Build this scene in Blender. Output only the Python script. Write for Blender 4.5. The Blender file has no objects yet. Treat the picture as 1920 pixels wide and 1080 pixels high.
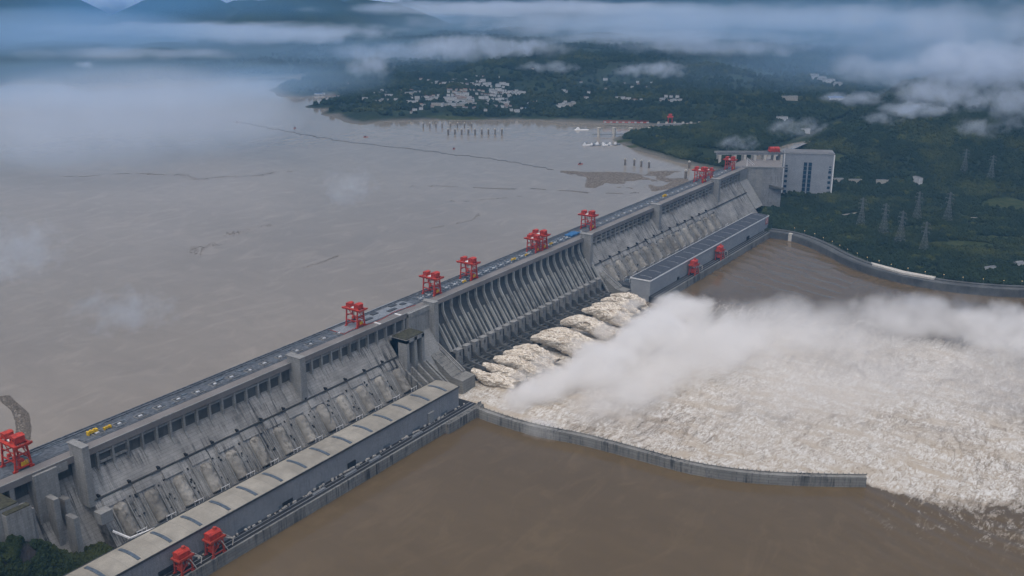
import bpy, math, random
import numpy as np
from mathutils import Vector, Matrix
R = math.radians
random.seed(7); rng = np.random.default_rng(7)
sc = bpy.context.scene
COL = sc.collection

# ------------------------------------------------------------------ camera
cam_d = bpy.data.cameras.new("camera"); cam = bpy.data.objects.new("camera", cam_d); COL.objects.link(cam)
cam_d.lens = 35.625; cam_d.sensor_width = 36.0; cam_d.clip_start = 1.0; cam_d.clip_end = 60000
_r = Vector((0.56003943, -0.82846595, 0)); _u = Vector((0.25512908, 0.17246616, 0.95140138)); _f = Vector((0.78820365, 0.53282229, -0.3079536))
M = Matrix((_r, _u, -_f)).transposed().to_4x4(); M.translation = Vector((-1152.69, -939.13, 686.84))
cam.matrix_world = M
sc.camera = cam
# ------------------------------------------------------------------ sky, sun, exposure
SUN_AZ, SUN_EL = 185.0, 70.0            # degrees from +x, above the horizon
world = bpy.data.worlds.new("World"); sc.world = world; world.use_nodes = True
wn = world.node_tree; wn.nodes.clear()
sky = wn.nodes.new("ShaderNodeTexSky"); sky.sky_type = 'NISHITA'; sky.sun_disc = False
sky.sun_elevation = R(SUN_EL); sky.sun_rotation = R(90 - SUN_AZ); sky.dust_density = 6.0; sky.air_density = 1.0; sky.ozone_density = 1.5
bg = wn.nodes.new("ShaderNodeBackground"); bg.inputs[1].default_value = 0.15
wo = wn.nodes.new("ShaderNodeOutputWorld")
wn.links.new(sky.outputs[0], bg.inputs[0]); wn.links.new(bg.outputs[0], wo.inputs[0])
sd = bpy.data.lights.new("sun", 'SUN'); sd.energy = 1.5; sd.angle = R(90); sd.color = (1.0, 0.955, 0.90)
sun = bpy.data.objects.new("sun", sd); COL.objects.link(sun)
sdir = Vector((math.cos(R(SUN_AZ)) * math.cos(R(SUN_EL)), math.sin(R(SUN_AZ)) * math.cos(R(SUN_EL)), math.sin(R(SUN_EL))))
sun.rotation_euler = sdir.to_track_quat('Z', 'Y').to_euler()
sc.view_settings.view_transform = 'Standard'; sc.view_settings.look = 'None'
sc.view_settings.exposure = -0.22; sc.view_settings.gamma = 1.0
sc.cycles.volume_bounces = 6; sc.cycles.max_bounces = 10; sc.cycles.diffuse_bounces = 2; sc.cycles.transparent_max_bounces = 16
sc.cycles.volume_step_rate = 1.0; sc.cycles.volume_max_steps = 96
sc.cycles.use_adaptive_sampling = True; sc.cycles.adaptive_threshold = 0.02
sc.cycles.use_denoising = True

# ------------------------------------------------------------------ helpers
class MB:
    def __init__(s): s.v = []; s.f = []
    def add(s, vs, fs):
        o = len(s.v); s.v += [tuple(p) for p in vs]; s.f += [tuple(i + o for i in f) for f in fs]; return s
    def box(s, x0, x1, y0, y1, z0, z1):
        return s.add([(x0,y0,z0),(x1,y0,z0),(x1,y1,z0),(x0,y1,z0),(x0,y0,z1),(x1,y0,z1),(x1,y1,z1),(x0,y1,z1)],
                     [(0,3,2,1),(4,5,6,7),(0,1,5,4),(1,2,6,5),(2,3,7,6),(3,0,4,7)])
    def prism(s, poly, x0, x1):       # poly: (y,z) outline extruded along x
        n = len(poly)
        return s.add([(x0,)+tuple(p) for p in poly] + [(x1,)+tuple(p) for p in poly],
                     [tuple(range(n)), tuple(range(2*n-1, n-1, -1))] + [(i, i+n, (i+1) % n + n, (i+1) % n) for i in range(n)])
    def plan(s, poly, z0, z1):        # poly: (x,y) outline extruded up
        n = len(poly)
        return s.add([tuple(p)+(z0,) for p in poly] + [tuple(p)+(z1,) for p in poly],
                     [tuple(range(n-1, -1, -1)), tuple(range(n, 2*n))] + [(i, (i+1) % n, (i+1) % n + n, i+n) for i in range(n)])
    def bar(s, a, b, w, h=None):
        a = Vector(a); b = Vector(b); d = (b-a).normalized(); h = h or w
        u = d.cross(Vector((0,0,1)));
        if u.length < 1e-3: u = Vector((1,0,0))
        u.normalize(); v = d.cross(u)
        vs = [p + u*(sx*w/2) + v*(sy*h/2) for p in (a, b) for sx, sy in ((-1,-1),(1,-1),(1,1),(-1,1))]
        return s.add(vs, [(0,1,2,3),(7,6,5,4),(0,4,5,1),(1,5,6,2),(2,6,7,3),(3,7,4,0)])
    def cyl(s, x, y, z0, z1, r0, r1=None, n=10):
        r1 = r0 if r1 is None else r1
        vs = [(x+r*math.cos(2*math.pi*i/n), y+r*math.sin(2*math.pi*i/n), z) for z, r in ((z0,r0),(z1,r1)) for i in range(n)]
        return s.add(vs, [tuple(range(n-1,-1,-1)), tuple(range(n,2*n))] + [(i,(i+1)%n,(i+1)%n+n,i+n) for i in range(n)])
    def build(s, name, mat, parent=None, smooth=False, fix=True):
        me = bpy.data.meshes.new(name); me.from_pydata(s.v, [], s.f); 
        if fix:
            import bmesh
            bm = bmesh.new(); bm.from_mesh(me); bmesh.ops.recalc_face_normals(bm, faces=bm.faces); bm.to_mesh(me); bm.free()
        me.materials.append(mat)
        if smooth: me.polygons.foreach_set("use_smooth", [True]*len(me.polygons))
        o = bpy.data.objects.new(name, me); COL.objects.link(o); o.parent = parent
        return o
def tag(o, label=None, cat=None, group=None, kind=None):
    if label: o['label'] = label
    if cat: o['category'] = cat
    if group: o['group'] = group
    if kind: o['kind'] = kind
    return o
def empty(name, loc=(0,0,0), rz=0, label=None, cat=None, group=None):
    o = bpy.data.objects.new(name, None); COL.objects.link(o); o.location = loc; o.rotation_euler = (0,0,rz)
    return tag(o, label, cat, group)
def kids(o): return [c for c in bpy.data.objects if c.parent == o]
def copy_tree(o, parent=None, tree=None):
    c = o.copy(); COL.objects.link(c); c.parent = parent
    for ch in (tree if tree is not None else kids(o)): copy_tree(ch, c)
    return c

# value noise in numpy
def _h(ix, iy, seed):
    n = (ix.astype(np.int64)*374761393 + iy.astype(np.int64)*668265263 + seed*1442695041) & 0xffffffff
    n = ((n ^ (n >> 13)) * 1274126177) & 0xffffffff
    return ((n ^ (n >> 16)) & 0xffff) / 65535.0
def vnoise(x, y, seed=0):
    ix = np.floor(x); iy = np.floor(y); fx = x-ix; fy = y-iy
    fx = fx*fx*(3-2*fx); fy = fy*fy*(3-2*fy)
    a = _h(ix,iy,seed); b = _h(ix+1,iy,seed); c = _h(ix,iy+1,seed); d = _h(ix+1,iy+1,seed)
    return (a*(1-fx)+b*fx)*(1-fy) + (c*(1-fx)+d*fx)*fy
def fbm(x, y, s, oct=4, seed=0, gain=0.5):
    t = 0; a = 1; n = 0
    for i in range(oct):
        t = t + a*vnoise(x/s+17.3*i, y/s-9.1*i, seed+i); n += a; a *= gain; s *= 0.5
    return t/n
def ss(a, b, x):
    t = np.clip((x-a)/(b-a), 0, 1); return t*t*(3-2*t)

# ------------------------------------------------------------------ materials
def mat(name, rough=0.85, spec=0.3):
    m = bpy.data.materials.new(name); m.use_nodes = True
    b = m.node_tree.nodes["Principled BSDF"]; b.inputs["Roughness"].default_value = rough
    b.inputs["Specular IOR Level"].default_value = spec
    return m, m.node_tree, b
def N(t, kind, **kw):
    n = t.nodes.new(kind)
    for k, v in kw.items():
        if k in n.inputs: n.inputs[k].default_value = v
        else: setattr(n, k, v)
    return n
def coords(t, scale=(1,1,1), kind="Object"):
    tc = N(t, "ShaderNodeTexCoord"); mp = N(t, "ShaderNodeMapping"); mp.inputs["Scale"].default_value = scale
    t.links.new(tc.outputs[kind], mp.inputs[0]); return mp.outputs[0]
def noise(t, vec, scale, detail=4, rough=0.55, dist=0.0):
    n = N(t, "ShaderNodeTexNoise"); n.inputs["Scale"].default_value = scale; n.inputs["Detail"].default_value = detail
    n.inputs["Roughness"].default_value = rough; n.inputs["Distortion"].default_value = dist
    t.links.new(vec, n.inputs["Vector"]); return n.outputs[0]
def remap(t, v, a, b, c=0.0, d=1.0):
    n = N(t, "ShaderNodeMapRange"); t.links.new(v, n.inputs[0])
    for i, x in zip((1,2,3,4), (a,b,c,d)): n.inputs[i].default_value = x
    return n.outputs[0]
def mix(t, fac, a, b, mode='MIX'):
    n = N(t, "ShaderNodeMix", data_type='RGBA', blend_type=mode)
    for s, x in ((n.inputs[0], fac), (n.inputs[6], a), (n.inputs[7], b)):
        if hasattr(x, "links"): t.links.new(x, s)
        elif isinstance(x, (int, float)): s.default_value = x
        else: s.default_value = tuple(x)+(1,)
    return n.outputs[2]
def bump(t, b, h, strength=0.3, dist=0.5):
    n = N(t, "ShaderNodeBump"); n.inputs["Strength"].default_value = strength; n.inputs["Distance"].default_value = dist
    t.links.new(h, n.inputs["Height"]); t.links.new(n.outputs[0], b.inputs["Normal"])
def concrete(name, base, streak=0.5, blotch=0.35, brick=(12.0, 3.0, 0.12), stretch=(0.35, 0.03, 0.03), dark=(0.03,0.032,0.034), tint=None, rough=0.9):
    m, t, b = mat(name, rough, 0.2)
    o = coords(t)
    big = noise(t, o, 0.03, 5, 0.6); fine = noise(t, o, 0.6, 4, 0.65)
    c = mix(t, remap(t, big, 0.35, 0.7), [x*(1-blotch*0.6) for x in base], [min(1, x*(1+blotch*0.6)) for x in base])
    if tint: c = mix(t, remap(t, noise(t, o, 0.05, 4), 0.5, 0.7), c, tint)
    c = mix(t, remap(t, fine, 0.3, 0.7, 0, 0.35), c, [x*0.55 for x in base])
    if brick:
        tc = N(t, "ShaderNodeTexCoord"); sx = N(t, "ShaderNodeSeparateXYZ"); cb = N(t, "ShaderNodeCombineXYZ")
        ad = N(t, "ShaderNodeMath", operation='ADD')
        t.links.new(tc.outputs["Object"], sx.inputs[0]); t.links.new(sx.outputs[0], ad.inputs[0]); t.links.new(sx.outputs[1], ad.inputs[1])
        ad2 = N(t, "ShaderNodeMath", operation='ADD'); t.links.new(sx.outputs[2], ad2.inputs[0]); ad2.inputs[1].default_value = 0.0
        t.links.new(ad.outputs[0] if brick[0] < 6 else sx.outputs[0], cb.inputs[0]); t.links.new(ad2.outputs[0], cb.inputs[1])
        bk = N(t, "ShaderNodeTexBrick"); t.links.new(cb.outputs[0], bk.inputs["Vector"])
        bk.inputs["Scale"].default_value = 1.0; bk.inputs["Brick Width"].default_value = brick[0]; bk.inputs["Row Height"].default_value = brick[1]
        bk.inputs["Mortar Size"].default_value = brick[2]; bk.inputs["Color1"].default_value = (1,1,1,1); bk.inputs["Color2"].default_value = (0.82,0.82,0.82,1)
        bk.inputs["Mortar"].default_value = (0.55,0.55,0.56,1); bk.offset = 0.35
        c = mix(t, 0.8, c, bk.outputs[0], 'MULTIPLY')
    if streak:
        sv = coords(t, stretch)
        s1 = noise(t, sv, 1.0, 5, 0.65); s2 = noise(t, coords(t, (0.012,0.03,0.03)), 1.0, 3)
        f = N(t, "ShaderNodeMath", operation='MULTIPLY'); t.links.new(remap(t, s1, 0.48, 0.62), f.inputs[0]); t.links.new(remap(t, s2, 0.4, 0.62), f.inputs[1])
        g = N(t, "ShaderNodeMath", operation='MULTIPLY'); t.links.new(f.outputs[0], g.inputs[0]); g.inputs[1].default_value = streak
        c = mix(t, g.outputs[0], c, dark)
    t.links.new(c, b.inputs["Base Color"])
    bump(t, b, fine, 0.4, 0.4)
    return m
def plain(name, col, rough=0.6, var=0.25, scale=0.5, metal=0.0, spec=0.4):
    m, t, b = mat(name, rough, spec); o = coords(t)
    c = mix(t, remap(t, noise(t, o, scale, 4), 0.3, 0.7), [x*(1-var) for x in col], [min(1, x*(1+var)) for x in col])
    t.links.new(c, b.inputs["Base Color"]); b.inputs["Metallic"].default_value = metal
    return m

C_FACE = concrete("slope_concrete", (0.315,0.315,0.305), 1.0, 0.55, (19.0, 3.2, 0.16), (0.30,0.018,0.018))
C_PIER = concrete("pier_concrete", (0.30,0.305,0.30), 0.5, 0.3, (30.0, 3.0, 0.1), (0.5,0.1,0.02))
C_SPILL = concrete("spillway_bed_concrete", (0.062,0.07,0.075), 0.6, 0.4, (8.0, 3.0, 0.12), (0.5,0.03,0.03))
C_FIN = concrete("spillway_pier_concrete", (0.37,0.38,0.375), 0.9, 0.4, None, (0.4,0.06,0.05), dark=(0.07,0.075,0.08))
C_TOWER = concrete("tower_concrete", (0.30,0.305,0.30), 0.35, 0.2, (3.0, 3.0, 0.1), (0.3,0.3,0.02))
C_PEN = concrete("penstock_concrete", (0.27,0.262,0.24), 0.9, 0.75, None, (0.28,0.12,0.12), dark=(0.10,0.095,0.082))
QDECK = concrete("quay_paving", (0.035,0.037,0.04), 0.4, 0.5, (10.0,5.0,0.2), (0.1,0.2,0.1))
C_WALL = concrete("guide_wall_concrete", (0.25,0.25,0.235), 0.9, 0.3, (15.0, 4.0, 0.3), (0.3,0.3,0.02))
C_DARK = concrete("weathered_and_shaded_dark_concrete", (0.10,0.105,0.105), 0.6, 0.5, None, (0.2,0.1,0.05))
ROAD = concrete("deck_roadway", (0.20,0.19,0.185), 0.0, 0.25, None)
RAILZONE = plain("deck_rail_zone", (0.085,0.098,0.115), 0.8, 0.5, 0.25)
ROOF_A = concrete("pale_roof", (0.335,0.318,0.275), 0.35, 0.35, (19.5, 10.0, 0.15), (0.08,0.1,0.1), dark=(0.16,0.155,0.14))
ROOF_B = plain("dark_bitumen_roof", (0.045,0.052,0.065), 0.8, 0.3, 0.2)
PH_WALL = concrete("powerhouse_wall_cladding", (0.285,0.298,0.315), 0.25, 0.15, (2.4, 1.6, 0.12))
PH_WALL_B = concrete("far_powerhouse_wall_cladding", (0.33,0.35,0.37), 0.0, 0.12, (4.0, 2.0, 0.12))
SL_WALL = concrete("ship_lift_wall", (0.36,0.39,0.43), 0.0, 0.15, (3.8, 3.0, 0.45))
SL_CON = concrete("ship_lift_head_concrete", (0.27,0.28,0.29), 0.4, 0.25, (5.5, 6.0, 0.2), (0.2,0.2,0.03))
GLASS = plain("blue_glazing", (0.018,0.045,0.08), 0.25, 0.4, 0.3)
SKYL = plain("skylight_glazing", (0.08,0.105,0.135), 0.3, 0.4, 0.5)
RED = plain("crane_red_paint", (0.40,0.036,0.02), 0.6, 0.4, 0.35)
REDD = plain("weathered_red_paint", (0.36,0.05,0.03), 0.6, 0.3, 0.4)
YEL = plain("yellow_paint", (0.62,0.40,0.02), 0.5, 0.3, 0.8)
PYL = plain("weathered_pylon_steel", (0.13,0.145,0.155), 0.6, 0.3, 0.4)
OFFW = plain("dull_white_paint", (0.42,0.44,0.46), 0.7, 0.25, 0.5)
WHITE = plain("white_paint", (0.72,0.73,0.74), 0.6, 0.12, 0.5)
STEEL = plain("grey_steel", (0.24,0.26,0.28), 0.5, 0.3, 0.4, 0.3)
DSTEEL = plain("dark_steel", (0.05,0.055,0.06), 0.5, 0.4, 0.5)
BLUE = plain("blue_tarpaulin", (0.03,0.12,0.27), 0.6, 0.3, 0.4)
BGREY = plain("blue_grey_steel", (0.095,0.12,0.145), 0.5, 0.5, 0.3)
CREAM = plain("cream_concrete", (0.45,0.43,0.39), 0.8, 0.2, 0.3)
PIERC = plain("stained_pier_concrete", (0.17,0.15,0.13), 0.85, 0.3, 0.2)
DARK = plain("dark_opening_and_shade", (0.012,0.014,0.016), 0.9, 0.2, 0.5)
GRASSTOP = plain("mossy_growth", (0.045,0.045,0.028), 0.95, 0.6, 0.3)
# ------------------------------------------------------------------ terrain
SHORE = [(1290,40),(1352,219),(1406,308),(1446,393),(1500,452),(1535,491),(1580,525),(1640,540),(1708,529),(1800,492),(1884,455),(1935,440),(1945,500),(1903,530),
 (1880,620),(1833,719),(1790,860),(1775,936),(1700,1040),(1653,1117),(1550,1270),(1450,1355),(1361,1367),(1390,1460),(1460,1583),(1440,1600),(1450,1654),(1560,1720),(1534,1820),(1600,1870),(1700,1850),
 (1867,1991),(1760,2050),(1729,2120),(1843,2328),(2000,2420),(2300,2560),(2200,2760),(1900,2790),(1641,2950),(1560,3060),(1440,3050),(1487,3300),(1420,3470),(1314,3433),(1150,3560),(900,4000),(600,4600),(-400,5200),(-2500,6200),(-9000,7500),
 (-9000,24000),(24000,24000),(24000,40)]
BANK = [(1079,-110),(1079,-206),(1052,-262),(1010,-315),(965,-362),(925,-415),(900,-470),(884,-540),(888,-610),(910,-680),(940,-740),(1000,-850),(1120,-1010),(1300,-1250),(1700,-1900),(2600,-3200),(6000,-7000),
 (24000,-9000),(24000,100),(1079,100)]
NEARL = [(-604,-30),(-604,-92),(-640,-92),(-900,-92),(-900,-200),(-1400,-420),(-2500,-1500),(-4000,-3000),(-9000,-6000),(-9000,600),(-2500,500),(-1500,380),(-1000,120),(-800,30)]
PEAKS = [(3354,6549,500,420),(3603,5055,501,360),(4151,4950,423,330),(3909,4210,472,430),(4475,4100,430,380),(2610,6540,529,800)]
def sdist(x, y, poly):
    d = np.full(x.shape, 1e18); ins = np.zeros(x.shape, bool); n = len(poly)
    for i in range(n):
        ax, ay = poly[i]; bx, by = poly[(i+1) % n]
        ex, ey = bx-ax, by-ay; wx, wy = x-ax, y-ay
        t = np.clip((wx*ex+wy*ey)/(ex*ex+ey*ey), 0, 1)
        d = np.minimum(d, (wx-ex*t)**2+(wy-ey*t)**2)
        c = ((ay > y) != (by > y)); 
        with np.errstate(divide='ignore', invalid='ignore'):
            xi = (bx-ax)*(y-ay)/((by-ay) if by != ay else 1e-9)+ax
        ins ^= c & (x < xi)
    d = np.sqrt(d); return np.where(ins, d, -d)
def height(x, y):
    x = np.asarray(x, float); y = np.asarray(y, float)
    wob = (fbm(x, y, 120, 3, 3)-0.5)*60*ss(120, 500, np.hypot(x-1250, y-250))
    dA = sdist(x, y, SHORE) + wob*(y > 60)
    dB = sdist(x, y, BANK)
    dN = sdist(x, y, NEARL)
    r1 = 1-np.abs(2*fbm(x, y, 1500, 5, 11)-1)      # ridges
    r2 = fbm(x, y, 320, 4, 21)
    # upstream land
    da = np.clip(dA, 0, None)
    grow = ss(200, 2600, da)
    hills = (r1-0.45)*400*grow + (r2-0.45)*120*ss(40, 700, da)*(0.5+grow)
    up = 165 + np.minimum(da*0.22, 16) + np.clip(da-70, 0, 2500)*0.035 + np.clip(hills, -30, None)
    up = np.where(up > 250, 250+70*np.tanh((up-250)/140), up)
    # far mountain ranges
    D = np.hypot(x+1150, y+940)
    mr = 1-np.abs(2*fbm(x, y, 3600, 5, 33)-1)
    up = up + ss(6500, 10500, D)*(mr-0.40)*620
    up = np.where(D > 5600, np.minimum(up, 235+60*(r2-.5)), up)
    for px_, py_, ph_, pr_ in PEAKS: up = np.maximum(up, 165+(ph_-165)*np.exp(-((x-px_)**2+(y-py_)**2)/(2*pr_**2))*(0.82+0.36*r2))
    up = np.where(dA < 0, 150+np.clip(dA, -40, 0)*0.2+14, up)
    up = np.where(dA < 0, np.minimum(up, 163.5), up)
    # downstream land, left bank
    db = np.clip(dB, 0, None)
    low = 84 + 3*ss(20, 200, db) + 3*(r2-0.4)*ss(10, 150, db) - 8*ss(1250,1300,x)*ss(-40,-120,-np.abs(y+110)) + 100*ss(1680, 2100, x+0.25*(y+200)+(r2-.5)*160) + 60*ss(2000, 3000, x)
    low = low + np.clip((r1-0.35)*260, 0, 400)*ss(1900, 3600, x) + (r2-0.4)*70*ss(1550, 1900, x)
    low = np.where(low > 215, 215+70*np.tanh((low-215)/150), low)
    low = np.where(dB < 16, 50.0, low)
    k = ss(-15, 80, y)
    # right bank beside the near powerhouse
    near = 90 + 6*(r2-0.4) + 58*ss(-636, -712, x)*ss(-93, -60, y)*(x > -900) + 95*ss(90, 480, dN) + (r1-0.2)*220*ss(200, 1500, dN)
    h = np.where(x > 1079, low*(1-k)+up*k, np.where(y > 40, up, low))
    h = np.where((x <= 1079) & (y <= 40) & (dB < 0), 50.0, h)
    h = np.where((dN > 0) & (x < 0), near, h)
    h = np.where((x < 1270) & (x > -760) & (y > np.where(x < -600, -42, -80)) & (y < 60), np.minimum(h, 60), h)
    h = np.where((x >= 1270) & (x < 1440) & (y > -110) & (y < 62), np.minimum(h, 85+np.clip(x-1290,0,200)*0.0), h)
    return h
def axis(segs):
    out = []
    for a, b, s in segs: out += list(np.arange(a, b, s))
    return np.array(out + [segs[-1][1]], float)
def grid_mesh(name, xs, ys, z, mt, keep=None, attrs=None, smooth=True):
    X, Y = np.meshgrid(xs, ys); nx, ny = len(xs), len(ys)
    co = np.stack([X, Y, z], -1).reshape(-1, 3)
    i = np.arange(nx*ny).reshape(ny, nx)
    q = np.stack([i[:-1,:-1], i[:-1,1:], i[1:,1:], i[1:,:-1]], -1)
    if keep is not None: q = q[keep]
    q = q.reshape(-1, 4)
    used = np.zeros(nx*ny, bool); used[q.ravel()] = True
    idx = np.cumsum(used)-1; co = co[used]; q = idx[q]
    me = bpy.data.meshes.new(name); me.vertices.add(len(co)); me.vertices.foreach_set("co", co.ravel().astype(np.float32))
    me.loops.add(q.size); me.loops.foreach_set("vertex_index", q.ravel().astype(np.int32))
    me.polygons.add(len(q)); me.polygons.foreach_set("loop_start", np.arange(0, q.size, 4).astype(np.int32))
    me.update(calc_edges=True)
    if smooth: me.polygons.foreach_set("use_smooth", np.ones(len(q), bool))
    for k, a in (attrs or {}).items():
        at = me.attributes.new(k, 'FLOAT', 'POINT'); at.data.foreach_set("value", a.reshape(-1)[used].astype(np.float32))
    me.materials.append(mt)
    o = bpy.data.objects.new(name, me); COL.objects.link(o); return o
# ground material: forest floor, grass, bare dark rock on steep cuts, mud by the water
m, t, b = mat("ground_cover", 0.95, 0.1); GROUND = m
o_ = coords(t)
g1 = noise(t, o_, 0.006, 6, 0.6); g2 = noise(t, o_, 0.05, 5, 0.65); g3 = noise(t, o_, 0.25, 4, 0.6)
c = mix(t, remap(t, g1, 0.4, 0.62), (0.012,0.022,0.014), (0.034,0.050,0.020))
c = mix(t, remap(t, g2, 0.5, 0.66), c, (0.038,0.046,0.022))
c = mix(t, remap(t, g3, 0.35, 0.65, 0, 0.7), c, (0.012,0.022,0.014))
geo = N(t, "ShaderNodeNewGeometry"); sx = N(t, "ShaderNodeSeparateXYZ"); t.links.new(geo.outputs["Position"], sx.inputs[0])
sn = N(t, "ShaderNodeSeparateXYZ"); t.links.new(geo.outputs["Normal"], sn.inputs[0])
c = mix(t, remap(t, sn.outputs[2], 0.86, 0.76), c, (0.045,0.043,0.045))
at_ = N(t, "ShaderNodeAttribute", attribute_name="shore")
c = mix(t, at_.outputs["Fac"], c, (0.12,0.115,0.10)); al_ = N(t, "ShaderNodeAttribute", attribute_name="lawn"); c = mix(t, al_.outputs["Fac"], c, mix(t, remap(t, g2, 0.4, 0.6), (0.028,0.042,0.015), (0.050,0.060,0.022)))
t.links.new(c, b.inputs["Base Color"]); bump(t, b, g2, 1.0, 9.0)
xs = axis([(-9000,-2000,250),(-2000,-800,60),(-800,-560,8),(-560,900,73),(900,2300,11),(2300,4200,24),(4200,9000,60),(9000,22000,170)])
ys = axis([(-7000,-1200,120),(-1200,-620,16),(-620,700,10),(700,2400,13),(2400,4500,32),(4500,9500,70),(9500,22000,160)])
LAWNS = [(1205,-560,60,32),(1178,-517,30,24),(1330,-600,70,25),(1150,-330,45,14),(1290,-420,50,14),(1700,-560,60,60),(1560,470,70,22),(1490,420,40,16),(1640,1180,120,24),(1560,1500,70,30),(1800,-60,60,20)]
def lawn(x, y):
    v = 0
    for lx, ly, a_, b__ in LAWNS:
        u = (x-lx)*.45-(y-ly)*.89; w = (x-lx)*.89+(y-ly)*.45; v = np.maximum(v, np.exp(-(u/a_)**2-(w/b__)**2))
    return v*(0.55+0.9*fbm(x, y, 40, 3, 61))
X, Y = np.meshgrid(xs, ys); Z = height(X, Y)
dA = sdist(X, Y, SHORE)
shore = (1-ss(5, 34, dA + (fbm(X,Y,60,3,5)-.5)*20))*(dA > -30)*(Y > 50)*(Z < 178)
ter = grid_mesh("terrain", xs, ys, Z, GROUND, attrs={"shore": shore, "lawn": ss(0.32, 0.48, lawn(X, Y))}); tag(ter, 'wooded hills and river banks around the dam', 'terrain', kind='structure')

# ------------------------------------------------------------------ water
def water_mat(name, c1, c2, rough, bscale, bdist, foam=False):
    m, t, b = mat(name, rough, 0.5); b.inputs["IOR"].default_value = 1.33
    o = coords(t)
    sw = noise(t, coords(t, (0.0022,0.0011,1)), 1.0, 4, 0.55, 0.6); fi = noise(t, coords(t, (0.03,0.012,1)), 1.0, 5, 0.6, 0.8)
    c = mix(t, remap(t, sw, 0.35, 0.65), c1, c2)
    c = mix(t, remap(t, fi, 0.35, 0.7, 0, 0.35), c, [x*0.78 for x in c1]); c = mix(t, remap(t, noise(t, coords(t, (0.009,0.02,1)), 1.0, 6, 0.65, 1.6), 0.5, 0.72, 0, 0.45), c, [x*1.3 for x in c2])
    hgt = noise(t, o, bscale, 5, 0.65)
    if foam:
        a = N(t, "ShaderNodeAttribute", attribute_name="foam")
        n1 = noise(t, coords(t, (0.014,0.040,0.03)), 1.0, 9, 0.66, 2.2)
        n2 = noise(t, coords(t, (0.07,0.17,0.1)), 1.0, 7, 0.7, 1.8)
        s = N(t, "ShaderNodeMath", operation='MULTIPLY_ADD'); t.links.new(n2, s.inputs[0]); s.inputs[1].default_value = 0.5; t.links.new(n1, s.inputs[2])
        th = N(t, "ShaderNodeMath", operation='MULTIPLY_ADD'); t.links.new(a.outputs["Fac"], th.inputs[0]); th.inputs[1].default_value = 0.62; t.links.new(s.outputs[0], th.inputs[2])
        f = remap(t, th.outputs[0], 0.90, 1.22)
        n3 = noise(t, coords(t, (0.030,0.0085,0.01)), 1.0, 5, 0.6, 1.6)
        fc = mix(t, remap(t, n2, 0.40, 0.60), (0.34,0.29,0.225), (0.61,0.605,0.575)); fc = mix(t, remap(t, n3, 0.46, 0.62, 0, .85), fc, (0.40,0.345,0.27))
        ff = N(t, "ShaderNodeMath", operation='MULTIPLY'); t.links.new(f, ff.inputs[0]); t.links.new(remap(t, a.outputs["Fac"], 0.0, 0.25), ff.inputs[1])
        c = mix(t, ff.outputs[0], c, fc)
        r = remap(t, ff.outputs[0], 0, 1, rough, 0.8); t.links.new(r, b.inputs["Roughness"])
        bm = N(t, "ShaderNodeMath", operation='MULTIPLY_ADD'); t.links.new(s.outputs[0], bm.inputs[0]); t.links.new(a.outputs["Fac"], bm.inputs[1]); 
        hs = N(t, "ShaderNodeMath", operation='MULTIPLY'); t.links.new(hgt, hs.inputs[0]); hs.inputs[1].default_value = 0.06; t.links.new(hs.outputs[0], bm.inputs[2])
        bump(t, b, bm.outputs[0], 0.5, 1.8)
    else: bump(t, b, hgt, 0.5, bdist)
    t.links.new(c, b.inputs["Base Color"]); return m
RES = water_mat("silty_reservoir_water", (0.215,0.190,0.157), (0.245,0.218,0.182), 0.10, 0.25, 0.07)
mb = MB(); mb.add([(-9000,20,165),(26000,20,165),(26000,26000,165),(-9000,26000,165)], [(0,1,2,3)])
tag(mb.build("reservoir_water", RES, fix=False), 'calm silty brown reservoir water behind the dam', 'water', kind='structure')
RIV = water_mat("river_water", (0.102,0.073,0.039), (0.120,0.087,0.048), 0.12, 0.2, 0.12, foam=True)
WALLC = [(-92,-167),(-96,-255),(-84,-332),(-80,-412),(-76,-486),(-58,-550),(-29,-608),(13,-676)]
FOAML = WALLC + [(8,-700),(-6,-731),(-16,-791),(-6,-856),(40,-960),(60,-1100),(60,-1500)]
FOAMU = [(500,-120),(560,-200),(540,-300),(560,-420),(600,-560),(640,-700),(680,-900),(640,-1100),(600,-1500)]
xs = axis([(-9000,-700,300),(-700,-150,8),(-150,720,2.6),(720,1200,8),(1200,9000,260)])
ys = axis([(-9000,-1500,200),(-1500,-1000,12),(-1000,-75,2.6),(-75,-40,10)])
X, Y = np.meshgrid(xs, ys)
xl = np.interp(-Y, [-p[1] for p in FOAML], [p[0] for p in FOAML]); xu = np.interp(-Y, [-p[1] for p in FOAMU], [p[0] for p in FOAMU])
wl = (fbm(X, Y, 90, 6, 71, 0.62)-.5)*130*ss(680, 860, -Y); wu = (fbm(X, Y, 150, 5, 72)-.5)*260
edge = ss(0, 14+150*ss(680,880,-Y), X-xl+wl)*(1-ss(-130, 60, X-xu+wu))
trail = np.exp(-np.clip(xl-X, 0, 900)/70)*ss(670, 730, -Y)*(X < xl+40)*0.34*(0.3+1.2*fbm(X*2, Y*.8, 60, 4, 75))
fo = np.maximum(trail, edge)*(0.44+0.66*fbm(X*1.6, Y*0.7, 120, 5, 73))*ss(-1400, -950, Y)*(1-0.35*ss(-450,-900,Y)*ss(200,500,X))
churn = edge
Z = 70 + churn*((fbm(X*0.7, Y*1.2, 44, 5, 81)-.5)*6.5 + (fbm(X*.7, Y*1.3, 12, 3, 82)-.5)*1.6) + (fbm(X,Y,90,3,83)-.5)*0.8
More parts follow.
